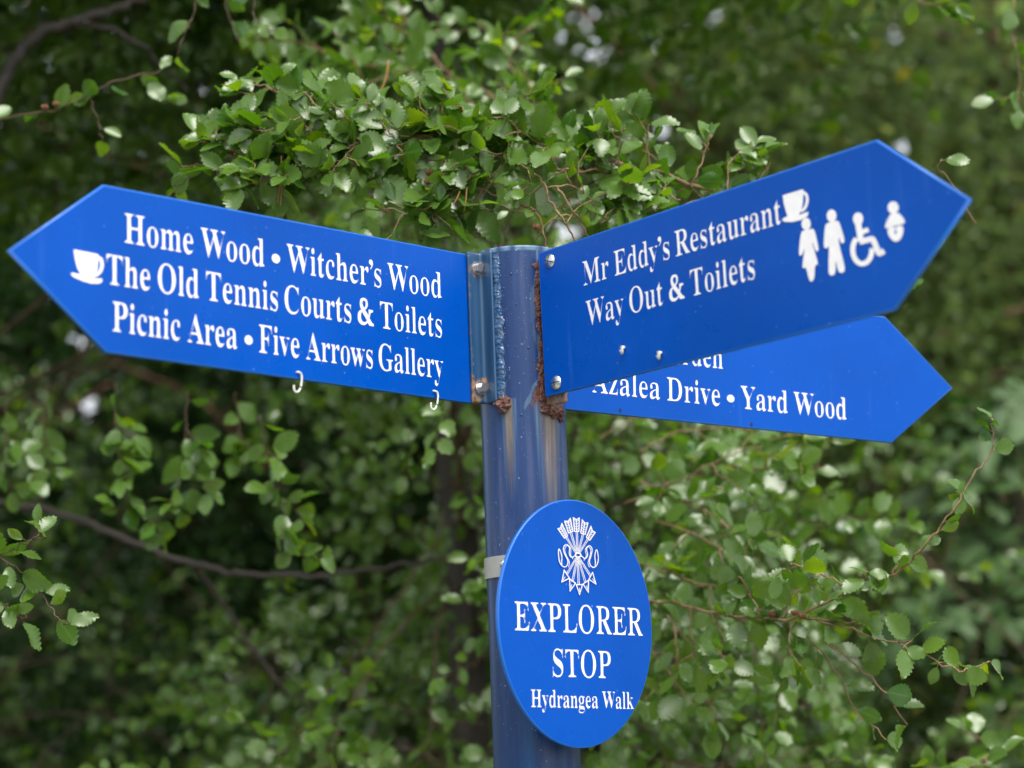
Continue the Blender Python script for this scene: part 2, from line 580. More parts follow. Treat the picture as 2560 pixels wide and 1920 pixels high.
# -- the post
def post():
    seg, zs = 220, []
    z = -Z0 - 0.3
    while z < -0.62: zs.append(z); z += 0.08
    zs += list(np.linspace(-0.6, TOP, 330))
    V, F = [], []
    st, ha, ru = [], [], []
    for z in zs:
        for k in range(seg):
            t = 2 * math.pi * k / seg
            x, y = RP * math.sin(t), -RP * math.cos(t)
            V.append((x, y, Z0 + z))
            d = math.degrees(t); d = d - 360 if d > 180 else d
            nz = noise.noise(Vector((d * 0.10, z * 26, 3.0)))
            nf = noise.noise(Vector((d * 0.35, z * 9, 8.0)))
            s = h = r = 0.0
            # run of rust below the foot of each weld
            for c0, wd, ztop, ln in ((-21, 7.5, -0.127, 0.105), (37, 17, -0.125, 0.145)):
                if z < ztop + 0.004:
                    k_ = (ztop - z) / ln
                    ww = wd * (1.0 - 0.45 * min(1, max(0, k_))) * (1 + 0.25 * nf)
                    e = abs(d - c0 - 2 * nf) / ww
                    a = max(0, 1 - max(0, k_) ** 1.4)
                    if e < 1: s = max(s, a * min(1, (1 - e) * 1.8) * (0.85 + 0.3 * nf))
                    if 0.85 < e < 1.45: h = max(h, a * 0.28 * (0.8 + nf) * (1 - abs(e - 1.12) / 0.35))
            # rust creeping out from under the right bracket
            lim = 24 + 7 * nz + 4 * math.sin(z * 60) + (3 if z > -0.01 else 0)
            if z < -0.095: lim -= (-0.095 - z) * 330
            if z > -0.135 and z < TOP - 0.006 and d > lim and d < 75:
                r = min(1, (d - lim) / 3.0) * min(1, max(0, (z + 0.135 + 0.006 * nz) / 0.010))
            if z > -0.135 and lim - 4 < d <= lim: h = max(h, 0.30 * (0.6 + nf))
            if z > TOP - 0.004: h = max(h, 0.6 * (0.5 + nz))
            st.append(min(1, s)); ha.append(max(0, min(1, h))); ru.append(r)
    n = len(zs)
    for i in range(n - 1):
        for k in range(seg):
            k2 = (k + 1) % seg
            F.append((i * seg + k, i * seg + k2, (i + 1) * seg + k2, (i + 1) * seg + k))
    # inner wall of the open tube
    b = len(V)
    for z in (TOP, TOP - 0.25):
        for k in range(seg):
            t = 2 * math.pi * k / seg
            V.append(((RP - 0.0035) * math.sin(t), -(RP - 0.0035) * math.cos(t), Z0 + z))
            st.append(0); ha.append(0.3 if z == TOP else 0); ru.append(0.2)
    for k in range(seg):
        k2 = (k + 1) % seg
        F.append(((n - 1) * seg + k, (n - 1) * seg + k2, b + k2, b + k))
        F.append((b + k, b + k2, b + seg + k2, b + seg + k))
    me = mesh('post', V, F)
    for nm, arr in (('stain', st), ('halo', ha), ('rust', ru)):
        a = me.attributes.new(nm, 'FLOAT', 'POINT')
        a.data.foreach_set('value', arr)
    return link('post', me, M_POST, sign_root)
post_o = post()

def tube_mesh(pts, radii, seg=8, cap=True):
    V, F = [], []
    pts = [Vector(p) for p in pts]
    up = Vector((0.13, 0.21, 0.97))
    for i, p in enumerate(pts):
        d = (pts[min(i + 1, len(pts) - 1)] - pts[max(i - 1, 0)]).normalized()
        s = d.cross(up)
        if s.length < 0.1: s = d.cross(Vector((1, 0, 0)))
        s.normalize(); t = s.cross(d)
        for k in range(seg):
            a = 2 * math.pi * k / seg
            V.append(p + (s * math.cos(a) + t * math.sin(a)) * radii[i])
    for i in range(len(pts) - 1):
        for k in range(seg):
            k2 = (k + 1) % seg
            F.append((i * seg + k, i * seg + k2, (i + 1) * seg + k2, (i + 1) * seg + k))
    if cap:
        F.append(tuple(range(seg))[::-1]); F.append(tuple(range((len(pts) - 1) * seg, len(pts) * seg)))
    return V, F

def crust(name, centre, rad, parent, mat, seed, sub=4, rough=0.45, freq=170):
    bm = bmesh.new()
    bmesh.ops.create_icosphere(bm, subdivisions=sub, radius=1)
    for v in bm.verts:
        d = v.co.copy()
        w_ = Vector((d.x * rad[0], d.y * rad[1], d.z * rad[2]))
        f = 1 + rough * noise.noise(w_ * freq + Vector((seed, 0, 0))) + 0.5 * rough * noise.noise(w_ * freq * 2.6 + Vector((0, seed, 0)))
        f = round(f * 7) / 7 * 0.55 + f * 0.45          # flaky steps
        v.co = Vector(centre) + w_ * f
    return link(name, from_bm(name, bm), mat, parent)

def weld(name, a, b, r, parent, seed, mat=None, wild=0.0):
    """a ripple-by-ripple weld bead from a (top) to b (bottom)"""
    a, b = Vector(a), Vector(b)
    N, seg = 420, 14
    L = (b - a).length
    out = Vector((a.x, a.y, 0)).normalized()
    side = Vector((0, 0, 1)).cross(out)
    V, F = [], []
    for i in range(N + 1):
        t = i / N
        s = t * L
        c = a.lerp(b, t) + side * 0.0012 * noise.noise(Vector((s * 60, seed, 0)))
        ww = r * (1 + (0.30 + wild) * noise.noise(Vector((s * 70, seed, 4))) + wild * 0.8 * noise.noise(Vector((s * 33, seed, 9))))
        for k in range(seg + 1):
            th = math.pi * (k / seg) - math.pi / 2
            ph = (s + 0.0045 * math.cos(th) + 0.0015 * noise.noise(Vector((s * 150, 1.0, seed)))) / 0.0052
            rip = 0.88 + (0.15 if not wild else 0) * (ph % 1.0)
            lump = 0.34 * noise.noise(Vector((s * 120, k * 0.35, seed))) + 0.16 * noise.noise(Vector((s * 420, k * 0.9, seed))) + wild * round(3 * noise.noise(Vector((s * 160, k * 0.6, seed + 5)))) / 3
            rad = ww * (rip + lump)
            V.append(c + side * (math.sin(th) * rad * 1.12) + out * (math.cos(th) * rad * 0.62 - 0.0006))
    for i in range(N):
        for k in range(seg):
            q = i * (seg + 1) + k
            F.append((q, q + 1, q + seg + 2, q + seg + 1))
    return link(name, mesh(name, V, F), mat or M_WELD, parent)

def pol(deg, r, z):
    return Vector((r * math.sin(R(deg)), -r * math.cos(R(deg)), Z0 + z))

def hexbolt(pos, nrm, parent, r=0.0052, h=0.0045, rot=0.2):
    bm = bmesh.new()
    bmesh.ops.create_cone(bm, cap_ends=True, segments=6, radius1=r, radius2=r, depth=h)
    bmesh.ops.bevel(bm, geom=bm.edges[:], offset=0.0006, segments=2, affect='EDGES')
    g = bmesh.ops.create_cone(bm, cap_ends=True, segments=28, radius1=r * 1.35, radius2=r * 1.35, depth=0.0012)
    bmesh.ops.translate(bm, verts=g['verts'], vec=(0, 0, -h / 2 - 0.0002))
    m = nrm.to_track_quat('Z', 'Y').to_matrix().to_4x4()
    m = Matrix.Translation(Vector(pos) + nrm * (h / 2 + 0.0006)) @ m @ Matrix.Rotation(rot, 4, 'Z')
    bmesh.ops.transform(bm, matrix=m, verts=bm.verts[:])
    return link('bolt', from_bm('bolt', bm, False), M_BOLT, parent)

def screw(pos, nrm, up, parent, rot, r=0.0072):
    """domed screw head with a cross slot"""
    V, F = [], []
    n, k = 40, 9
    q = nrm.to_track_quat('Z', 'Y').to_matrix()
    x, y = q.col[0], q.col[1]
    c, s = math.cos(rot), math.sin(rot)
    for i in range(k + 1):
        rr = r * i / k
        for j in range(n):
            a = 2 * math.pi * j / n
            u, v = rr * math.cos(a), rr * math.sin(a)
            h = 0.0026 * (1 - (rr / r) ** 2.4) + 0.0004
            V.append(Vector(pos) + x * (u * c - v * s) + y * (u * s + v * c) + nrm * h)
    for i in range(k):
        for j in range(n):
            j2 = (j + 1) % n
            F.append((i * n + j, i * n + j2, (i + 1) * n + j2, (i + 1) * n + j))
    b = len(V)
    for j in range(n):
        a = 2 * math.pi * j / n
        V.append(Vector(pos) + x * r * math.cos(a + rot) + y * r * math.sin(a + rot) - nrm * 0.0002)
    for j in range(n):
        F.append((k * n + j, k * n + (j + 1) % n, b + (j + 1) % n, b + j))
    o = link('screw', mesh('screw', V, F), M_STEEL, parent)
    bm = bmesh.new()
    for ln, wd, ang in ((r * 1.75, 0.0010, 0), (r * 1.1, 0.0009, math.pi / 2)):
        m = 10
        rows = []
        for i in range(m + 1):
            u = (i / m - 0.5) * ln
            row = []
            for sgn in (-1, 1):
                uu, vv = u * math.cos(ang + rot) - sgn * wd / 2 * math.sin(ang + rot), u * math.sin(ang + rot) + sgn * wd / 2 * math.cos(ang + rot)
                h = 0.0026 * (1 - min(1, (abs(u) / r)) ** 2.4) + 0.0004 + (0.00008 if ang == 0 else 0.00014)
                row.append(bm.verts.new(Vector(pos) + x * uu + y * vv + nrm * h))
            rows.append(row)
        for i in range(m):
            bm.faces.new((rows[i][0], rows[i][1], rows[i + 1][1], rows[i + 1][0]))
    link('slot', from_bm('slot', bm, False), M_DARK, o)
    return o

def bracket(profile, z1, z0, thick, parent, outward, rust_at=()):
    """angle-iron bracket: a plan profile run straight down"""
    pts = smooth_line(profile, 3)
    # resample so the paint wear can follow the metal
    dens = []
    for a, b in zip(pts[:-1], pts[1:]):
        m = max(1, int(math.hypot(b[0] - a[0], b[1] - a[1]) / 0.0015))
        dens += [(a[0] + (b[0] - a[0]) * i / m, a[1] + (b[1] - a[1]) * i / m) for i in range(m)]
    pts = dens + [pts[-1]]
    n = len(pts)
    off = []
    for i in range(n):
        a, b = pts[max(0, i - 1)], pts[min(n - 1, i + 1)]
        d = Vector((b[0] - a[0], b[1] - a[1])).normalized()
        nn = Vector((d.y, -d.x))
        if nn.dot(outward) < 0: nn = -nn
        off.append(nn)
    N = 70
    V, F, ru = [], [], []
    for j in range(N + 1):
        z = z1 + (z0 - z1) * j / N
        for side in (1, 0):
            for i in range(n):
                p_ = Vector(pts[i]) + off[i] * thick * side
                v = Vector((p_.x, p_.y, Z0 + z))
                V.append(v)
                e = 0.0
                for q, rr in rust_at:
                    e = max(e, 1 - (v - q).length / rr)
                edge = max(0, 1 - min(j, N - j) / 5) * 0.25
                if i < 4: edge = max(edge, 0.27)
                ru.append(max(0, e) * 0.85 + edge)
    row = 2 * n
    for j in range(N):
        for s in range(2):
            for i in range(n - 1):
                q = j * row + s * n + i
                F.append((q, q + 1, q + row + 1, q + row))
        for i in (0, n - 1):
            q = j * row + i
            F.append((q, q + n, q + n + row, q + row))
    for j in (0, N):
        for i in range(n - 1):
            q = j * row + i
            F.append((q, q + 1, q + n + 1, q + n))
    bm = bmesh.new()
    bm.from_mesh(mesh('x', V, F))
    me = from_bm('bracket', bm)
    me.attributes.new('rust', 'FLOAT', 'POINT').data.foreach_set('value', ru)
    return link('bracket', me, M_BRACKET, parent)

# -- left arrow sign with its bracket
def px_loop(pl, pts): return [pl.hit(*q) for q in pts]
S_ = 2560 / 2212
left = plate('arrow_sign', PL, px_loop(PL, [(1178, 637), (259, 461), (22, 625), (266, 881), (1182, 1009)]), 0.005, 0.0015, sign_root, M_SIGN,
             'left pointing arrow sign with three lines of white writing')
lettering(PL, 'Home Wood • Witcher’s Wood', (311.7, 605.7), (1103.7, 745.9), (311.7, 532.9), left, label='top line of white serif writing on the left arrow')
lettering(PL, 'The Old Tennis Courts & Toilets', (265.8, 709.0), (1104.4, 844.3), (265.8, 634.8), left)
lettering(PL, 'Picnic Area • Five Arrows Gallery', (281.6, 827.2), (1108, 947.5), (281.6, 753.5), left)
z1 = Z((0, 400), 3.16)
cup_z1 = [z1([(580, 708), (776, 746), (772, 800), (768, 860), (752, 915), (735, 935), (806, 938), (802, 965), (780, 976), (720, 976), (650, 955), (580, 925), (560, 905), (562, 890), (640, 905), (612, 860), (595, 800)]),
          shp(z1, stroke(smooth_line([(768, 772), (794, 778), (806, 818), (800, 865), (775, 900), (750, 912)]), 26))]
poly_sheet('cup_symbol', PL, cup_z1, left, label='white cup and saucer symbol left of the middle line')
bx = lambda t, o=0.0: (PL.o + PL.a * t + PL.n * o)
_t0 = PL.hit(1166, 700)[0]
_t1 = PL.hit(1204, 700)[0]
q0 = bx(_t0, 0.0004); q1 = bx(_t1, 0.0004); q2 = pol(-33, RP + 0.0012, 0)
bl_rust = [(PL.at(PL.hit(1186, 676), 0.004), 0.013), (PL.at(PL.hit(1194, 968), 0.004), 0.016), (PL.at(PL.hit(1180, 1000), 0.004), 0.010)]
_zt = PL.hit(1180, 634)[1]; _zb = PL.hit(1185, 1008)[1]
br_l = bracket([(q0.x, q0.y), (q1.x, q1.y), (q2.x, q2.y)], _zt, _zb, 0.0038, sign_root, Vector((-0.4, -0.9)), bl_rust)
br_l['label'] = 'blue angle bracket holding the left arrow, rusty round its two bolts'
for p_, ro in (((1185, 673), 0.2), ((1194, 972), 0.5)):
    hexbolt(PL.at(PL.hit(*p_), 0.0042), PL.n, br_l, rot=ro)
weld('weld_bead', pol(-31, RP, _zt - 0.002), pol(-29, RP, _zb + 0.002), 0.0050, br_l, 2.0)
crust('rust_crust', pol(-25, RP + 0.001, _zb - 0.003), (0.0075, 0.0040, 0.0075), br_l, M_RUST, 5.0, 5, 0.6, 240)

# -- right arrow sign
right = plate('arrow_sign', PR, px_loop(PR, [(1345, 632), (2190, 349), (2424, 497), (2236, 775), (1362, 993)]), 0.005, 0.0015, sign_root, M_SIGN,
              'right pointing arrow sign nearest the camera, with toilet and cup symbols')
z4 = lambda x, y: (1350 + x / 3.687, 560 + y / 3.687)
lettering(PR, 'Mr Eddy’s Restaurant', (1459.9, 714.6), (1954.6, 557.8), (1456.3, 655), right, label='upper line of white serif writing on the right arrow')
lettering(PR, 'Way Out & Toilets', (1468.0, 815.5), (1888.4, 696.0), (1463.9, 753.9), right)
z5 = Z((1850, 330), 3.687)
cup2 = z5([(395, 585), (580, 528), (590, 545), (585, 600), (578, 680), (560, 735), (545, 765), (625, 735), (634, 748), (620, 780), (560, 812), (480, 830), (410, 828), (392, 812), (400, 795), (440, 775), (425, 730), (405, 660)])
h2 = shp(z5, stroke(smooth_line([(585, 560), (612, 570), (625, 620), (612, 680), (590, 715), (565, 730)]), 26))
poly_sheet('cup_symbol', PR, [cup2, h2], right, label='white cup and saucer symbol after the upper line')
def head(cx, cy, rx, ry): return disc2(cx, cy, rx, ry, 30)
woman = [head(612, 848, 42, 56), smooth_loop([(562, 925), (590, 905), (670, 892), (690, 905), (727, 1070), (722, 1100), (700, 1102), (672, 1010), (668, 1030), (722, 1205), (712, 1225), (692, 1228), (688, 1350), (665, 1382), (640, 1372), (612, 1242), (585, 1258), (575, 1245), (603, 1040), (578, 1130), (555, 1142), (543, 1122)], 2)]
man = [head(846, 773, 44, 58), smooth_loop([(785, 870), (800, 840), (895, 815), (918, 830), (966, 990), (960, 1022), (935, 1030), (908, 950), (915, 1040), (968, 1240), (966, 1285), (938, 1302), (905, 1285), (883, 1160), (884, 1295), (860, 1325), (828, 1318), (816, 1285), (824, 1040), (812, 1066), (788, 1076), (772, 1050)], 2)]
wheel = [(1130 + 88 * math.cos(a), 1085 - 130 * math.sin(a)) for a in np.linspace(R(128), R(365), 34)]
chair = [head(1090, 802, 46, 60), stroke([(1092, 850), (1112, 970), (1116, 1010)], 56), stroke([(1112, 930), (1165, 908), (1186, 900)], 44),
         stroke(smooth_line([(1105, 1015), (1212, 985), (1230, 990), (1278, 1110), (1290, 1122), (1330, 1095)]), 52), stroke(wheel, 46)]
baby = [head(1414, 697, 50, 57), smooth_loop([(1380, 770), (1400, 752), (1450, 745), (1475, 755), (1522, 810), (1520, 845), (1485, 852), (1380, 880), (1350, 893), (1334, 870)], 2),
        [smooth_loop([(1368, 890), (1400, 872), (1432, 886), (1465, 862), (1500, 862), (1512, 900), (1495, 970), (1462, 1008), (1420, 1012), (1378, 965), (1360, 920)], 2), disc2(1436, 922, 9, 24, 14)]]
for nm, sh, lb in (('woman_symbol', woman, 'white standing woman symbol'), ('man_symbol', man, 'white standing man symbol'),
                   ('wheelchair_symbol', chair, 'white wheelchair symbol'), ('baby_symbol', baby, 'white baby changing symbol')):
    poly_sheet(nm, PR, [shp(z5, s) for s in sh], right, label=lb)
for p_, ro in (((1375, 653), -0.35), ((1391, 957), 0.05)):
    screw(PR.at(PR.hit(*p_), 0.0004), PR.n, None, right, ro)
for p_, s in (((1561.5, 876), 1), ((1653.5, 889.5), 0.9)):
    c = PR.at(PR.hit(*p_), 0.0)
    V, F = tube_mesh([c + PR.n * 0.0002 + Vector((0, 0, 0.003)), c + PR.n * 0.0035 + Vector((0, 0, 0.0025)), c + PR.n * 0.0045, c + PR.n * 0.003 - Vector((0, 0, 0.004 * s))], [0.0016, 0.0022, 0.0022, 0.0012], 8)
    link('hook_stub', mesh('hook_stub', V, F), M_HOOK, right)
# bracket behind it: flat bar along the sign's back, welded to the post
_ra = PR.o - PR.n * 0.0054
k0 = _ra + PR.a * 0.0008; k1 = _ra + PR.a * 0.024
zt, zb = PR.hit(1347, 640)[1], PR.hit(1400, 1004)[1]
br_r = bracket([(k1.x, k1.y), (k0.x, k0.y), (pol(34, RP - 0.001, 0).x, pol(34, RP - 0.001, 0).y)], zt, zb, -0.0038, sign_root, Vector((PR.n.x, PR.n.y)), [(PR.at((0.0, zb), 0), 0.05)])
br_r['label'] = 'rusty angle bracket behind the right arrow sign'
rng_w = random.Random(4)
weld('rust_crust', pol(29, RP - 0.0012, zt - 0.004), pol(29, RP - 0.0012, zb + 0.006), 0.0050, br_r, 14.0, M_RUST, 0.50)
for k, (ang, dz, rx) in enumerate(((31, -0.0035, 0.0078), (41, -0.005, 0.0085), (52, -0.004, 0.0075), (58, -0.007, 0.005))):
    crust('rust_crust', pol(ang, RP - 0.0005, zb + dz), (rx * 0.9, 0.0040, 0.0055 + 0.0008 * k), br_r, M_RUST, 40.0 + k, 5, 0.6, 260)

# -- rear arrow sign
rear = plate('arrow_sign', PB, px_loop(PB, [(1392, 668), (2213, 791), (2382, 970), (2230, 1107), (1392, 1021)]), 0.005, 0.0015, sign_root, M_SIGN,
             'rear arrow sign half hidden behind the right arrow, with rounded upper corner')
z6 = lambda x, y: (1400 + x / 2.212, 760 + y / 2.212)
lettering(PB, 'Azalea Drive • Yard Wood', (1480.5, 980.2), (2115.6, 1049.3), (1474.5, 921), rear, thin=-0.027, label='lower line of white serif writing on the rear arrow')
lettering(PB, 'Garden', (1640, 902.5), (1806.9, 922.0), (1635, 844), rear, thin=-0.027)
for p_ in ((1550.5, 1026), (1878.5, 1061)):
    c = PB.hit(*p_)
    poly_sheet('screw_hole', PB, [disc2(c[0], c[1], 0.0016, 0.0022, 16)], rear, M_DARK, 0.0004, px=False)
g0, g1 = PB.o + PB.a * 0.074 - PB.n * 0.0054, PB.o + PB.a * 0.045 - PB.n * 0.0054
br_b = bracket([(g0.x, g0.y), (g1.x, g1.y), (pol(118, RP - 0.001, 0).x, pol(118, RP - 0.001, 0).y)], 0.02, -0.115, -0.0038, sign_root, Vector((PB.n.x, PB.n.y)))
br_b['label'] = 'blue angle bracket behind the rear arrow sign'
for z in (0.008, -0.10):
    screw(PB.at((0.062, z), 0.0004), PB.n, None, rear, 0.4)

# -- oval sign and its band
_oc = PO.hit(1444, 1556.5)
ov = [(_oc[0] + 0.10144 * math.cos(2 * math.pi * k / 128), _oc[1] + 0.12085 * math.sin(2 * math.pi * k / 128)) for k in range(128)]
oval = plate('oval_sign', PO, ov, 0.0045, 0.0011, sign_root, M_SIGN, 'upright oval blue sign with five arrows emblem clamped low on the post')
lettering(PO, 'EXPLORER', (1287.1, 1575.1), (1607.4, 1589.5), (1284.3, 1503.5), oval, thin=-0.030)
lettering(PO, 'STOP', (1381.4, 1690.8), (1527, 1695.5), (1380.5, 1622.5), oval, thin=-0.030)
lettering(PO, 'Hydrangea Walk', (1327.8, 1767.3), (1583.8, 1772.3), (1328.7, 1724), oval, thin=-0.030)
z7 = Z((1190, 1240), 4.809)
E = []
knot = (1215, 712)
LW = 10
flights = [[(1030, 332), (983, 395), (1062, 508), (1098, 478)], [(1130, 270), (1062, 303), (1108, 445), (1160, 425)], [(1236, 265), (1165, 262), (1178, 425), (1232, 425)],
           [(1338, 325), (1270, 287), (1253, 445), (1305, 462)], [(1424, 440), (1372, 365), (1318, 495), (1360, 533)]]
ends = [(1375, 965), (1310, 1040), (1228, 1060), (1150, 1035), (1080, 945)]
for q, en in zip(flights, ends):
    tr, tl, blp, brp = q
    mid_t = ((tr[0] + tl[0]) / 2, (tr[1] + tl[1]) / 2); mid_b = ((blp[0] + brp[0]) / 2, (blp[1] + brp[1]) / 2)
    notch = (mid_t[0] + 0.14 * (mid_b[0] - mid_t[0]), mid_t[1] + 0.14 * (mid_b[1] - mid_t[1]))
    E.append(stroke([tl, notch, tr, brp, blp], LW, True))
    E.append(stroke([notch, mid_b], LW - 2))
    for k in range(1, 5):                        # barbs
        f = k / 5.0
        a = (tl[0] + (blp[0] - tl[0]) * (f - 0.08), tl[1] + (blp[1] - tl[1]) * (f - 0.08))
        b = (tr[0] + (brp[0] - tr[0]) * (f - 0.08), tr[1] + (brp[1] - tr[1]) * (f - 0.08))
        c = (mid_t[0] + (mid_b[0] - mid_t[0]) * (f + 0.10), mid_t[1] + (mid_b[1] - mid_t[1]) * (f + 0.10))
        E.append(stroke([a, c, b], 6))
    d = Vector((knot[0] - mid_b[0], knot[1] - mid_b[1])).normalized()
    nx, ny = -d.y * 9, d.x * 9
    d2 = Vector((en[0] - knot[0], en[1] - knot[1])).normalized()
    mx, my = -d2.y * 9, d2.x * 9
    for s in (-1, 1):
        E.append(stroke([(mid_b[0] + nx * s, mid_b[1] + ny * s), (knot[0] + nx * s * 0.7 - d.x * 20, knot[1] + ny * s * 0.7 - d.y * 20)], 6))
        E.append(stroke([(knot[0] + mx * s * 0.7 + d2.x * 20, knot[1] + my * s * 0.7 + d2.y * 20), (en[0] + mx * s, en[1] + my * s)], 6))
for t in ([(1050, 893), (1112, 990), (1022, 1033)], [(1115, 998), (1185, 1050), (1120, 1142)], [(1195, 1068), (1268, 1065), (1235, 1185)], [(1275, 1060), (1340, 1015), (1340, 1160)], [(1345, 1003), (1390, 920), (1430, 1060)]):
    E.append(stroke(t, LW, True))
    c = (sum(p[0] for p in t) / 3, sum(p[1] for p in t) / 3)
    E.append(stroke([c, (0.6 * t[-1][0] + 0.4 * c[0], 0.6 * t[-1][1] + 0.4 * c[1])], 7))
rl = [(1185, 712), (1140, 748), (1104, 700), (1118, 620), (1075, 575), (1032, 620), (1050, 700), (1100, 780), (1084, 845), (1045, 860), (1000, 820), (980, 740), (978, 612), (1024, 715), (1016, 790), (1020, 838)]
rr_ = [(1250, 716), (1300, 765), (1338, 710), (1308, 640), (1345, 588), (1390, 630), (1372, 720), (1345, 790), (1368, 850), (1412, 865), (1450, 820), (1462, 740), (1437, 620), (1412, 725), (1425, 790), (1420, 840)]
for r_, dx in ((rl, 1), (rr_, -1)):
    E.append(stroke(smooth_line(r_, 3), 9))
    E.append(stroke(smooth_line([(x + 16 * dx, y + 12) for x, y in r_[1:9]], 3), 6))
E.append(stroke(disc2(1215, 712, 32, 25, 24), 13, True))
poly_sheet('emblem', PO, [shp(z7, s) for s in E], oval, label='white emblem of five bound arrows with a ribbon', off=0.0003)

def band():
    zc = PO.hit(1250, 1416)[1] + 0.0075
    h, r0, r1, seg = 0.0105, RP + 0.0004, RP + 0.0022, 80
    V, F = [], []
    for r_, z in ((r1, h), (r1, -h), (r0, -h), (r0, h)):
        for k in range(seg):
            V.append(pol(360 * k / seg, r_, zc + z))
    for i in range(4):
        for k in range(seg):
            k2 = (k + 1) % seg
            j = (i + 1) % 4
            F.append((i * seg + k, i * seg + k2, j * seg + k2, j * seg + k))
    b = link('clamp_band', mesh('clamp_band', V, F, False), M_BAND, sign_root, 'grey metal band clamping the oval sign to the post')
    # two ears running from the band to the back of the oval
    for s in (-1, 1):
        nrm = Vector((PO.n.x, PO.n.y, 0))
        c = nrm * (RP + 0.012) + PO.a * (0.010 * s)
        bm = bmesh.new()
        g = bmesh.ops.create_cube(bm, size=1)
        m = Matrix(((PO.a.x, PO.n.x, 0, c.x), (PO.a.y, PO.n.y, 0, c.y), (0, 0, 1, Z0 + zc), (0, 0, 0, 1)))
        bmesh.ops.transform(bm, matrix=m @ Matrix.Diagonal((0.002, 0.0225, 0.019, 1)), verts=bm.verts[:])
        bmesh.ops.bevel(bm, geom=bm.edges[:], offset=0.0004, segments=1, affect='EDGES')
        link('clamp_ear', from_bm('clamp_ear', bm, False), M_BAND, b)
    bm = bmesh.new()
    bmesh.ops.create_uvsphere(bm, u_segments=20, v_segments=10, radius=0.0042)
    pp = at(1254, 1409, -0.041)
    dd = Vector((pp.x, pp.y, 0)).normalized()
    cc = dd * (RP + 0.0022); cc.z = pp.z
    bmesh.ops.transform(bm, matrix=Matrix.Translation(cc), verts=bm.verts[:])
    link('rivet', from_bm('rivet', bm), M_STEEL, b)
band()

# weld spatter: little balls of metal under the paint
def spatter():
    rg = random.Random(9)
    for side in (0, 1):
        bm = bmesh.new()
        for k in range(60 - 25 * side):
            z = TOP - 0.01 - 0.14 * rg.random()
            ang = (rg.choice((-24, -22, -18, -36)) if not side else rg.choice((-12, -5, 3, 12, 20))) + rg.gauss(0, 3)
            r_ = 0.0003 + 0.0006 * rg.random() ** 3
            g = bmesh.ops.create_icosphere(bm, subdivisions=2, radius=r_)
            bmesh.ops.translate(bm, verts=g['verts'], vec=pol(ang, RP, z))
        link('weld_spatter', from_bm('weld_spatter', bm), M_BRACKET, post_o)
        bm = bmesh.new()
        if side:
            for px_, py_ in ((1278, 684), (1321, 869), (1304, 1037)):
                g = bmesh.ops.create_icosphere(bm, subdivisions=2, radius=0.00125)
                p_ = at(px_, py_, -RP)
                bmesh.ops.translate(bm, verts=g['verts'], vec=Vector((p_.x, -math.sqrt(RP * RP - p_.x * p_.x), p_.z)))
                link('weld_spatter', from_bm('weld_spatter', bm), M_BRACKET, post_o)
                bm = bmesh.new()
            bm.free()
spatter()

# -- wire hooks through holes under the left arrow
def hook(pts, label):
    pp = []
    for k, (x, y) in enumerate(pts):
        pp.append(PL.at(PL.hit(x, y), 0.0022 - 0.0008 * k * 0))
    sm = [tuple(p) for p in pp]
    for _ in range(2):
        q = [sm[0]]
        for a, b in zip(sm[:-1], sm[1:]):
            q.append(tuple(0.75 * u + 0.25 * v for u, v in zip(a, b))); q.append(tuple(0.25 * u + 0.75 * v for u, v in zip(a, b)))
        q.append(sm[-1]); sm = q
    sm = [tuple(Vector(sm[0]) - PL.n * 0.004 + Vector((0, 0, 0.0004)))] + sm
    V, F = tube_mesh(sm, [0.00095] * len(sm), 10)
    link('wire_hook', mesh('wire_hook', V, F), M_HOOK, None, label, 'hook', 'wire hooks under the left arrow sign')
hook([(742, 931), (750, 934), (751, 952), (747, 975), (738, 983), (731, 976), (731, 964)], 'white wire hook under the left arrow sign below the word Five')
hook([(1083, 978), (1091, 981), (1091, 1003), (1086, 1022), (1078, 1026), (1073, 1018), (1074, 1007)], 'white wire hook under the left arrow sign nearest the post')
# ------------------------------------------------------------------ foliage
def leaf_template(n, teeth, wmax=0.36, shape=(1.02, 0.80), long=False):
    """mid-rib and toothed edge of one blade, length 1: rows of (s, side, mu)"""
    P, T = [], []
    for i in range(n + 1):
        P.append((i / n, 0.0, 0.0))
    def wid(s):
        if long: return wmax * math.sin(math.pi * min(1, s ** 0.9)) ** 0.7
        return wmax * (math.sin(math.pi * s ** shape[0])) ** shape[1] * (1.0 + 0.15 * (s - 0.5))
    for sgn in (1, -1):
        b = len(P)
        for j in range(2 * n + 1):
            s = j / (2 * n)
            wv = wid(min(max(s, 0.0), 1.0)) if 0 < j < 2 * n else 0.0
            ss = s
            if 0 < j < 2 * n and teeth:
                wv *= (1 + teeth) if j % 2 else (1 - teeth)
                ss += 0.022 if j % 2 else -0.012
            P.append((ss, sgn * wv, 1.0))
        for i in range(n):
            e = b + 2 * i
            for t in ((i, e, e + 1), (i, e + 1, i + 1), (i + 1, e + 1, e + 2)):
                T.append(t if sgn > 0 else t[::-1])
    return np.array(P), np.array(T)

LOD = {'near': leaf_template(8, 0.10, 0.305), 'mid': leaf_template(4, 0.11, 0.305), 'far': leaf_template(1, 0.0, 0.42), 'long': leaf_template(4, 0.0, 0.16, long=True)}

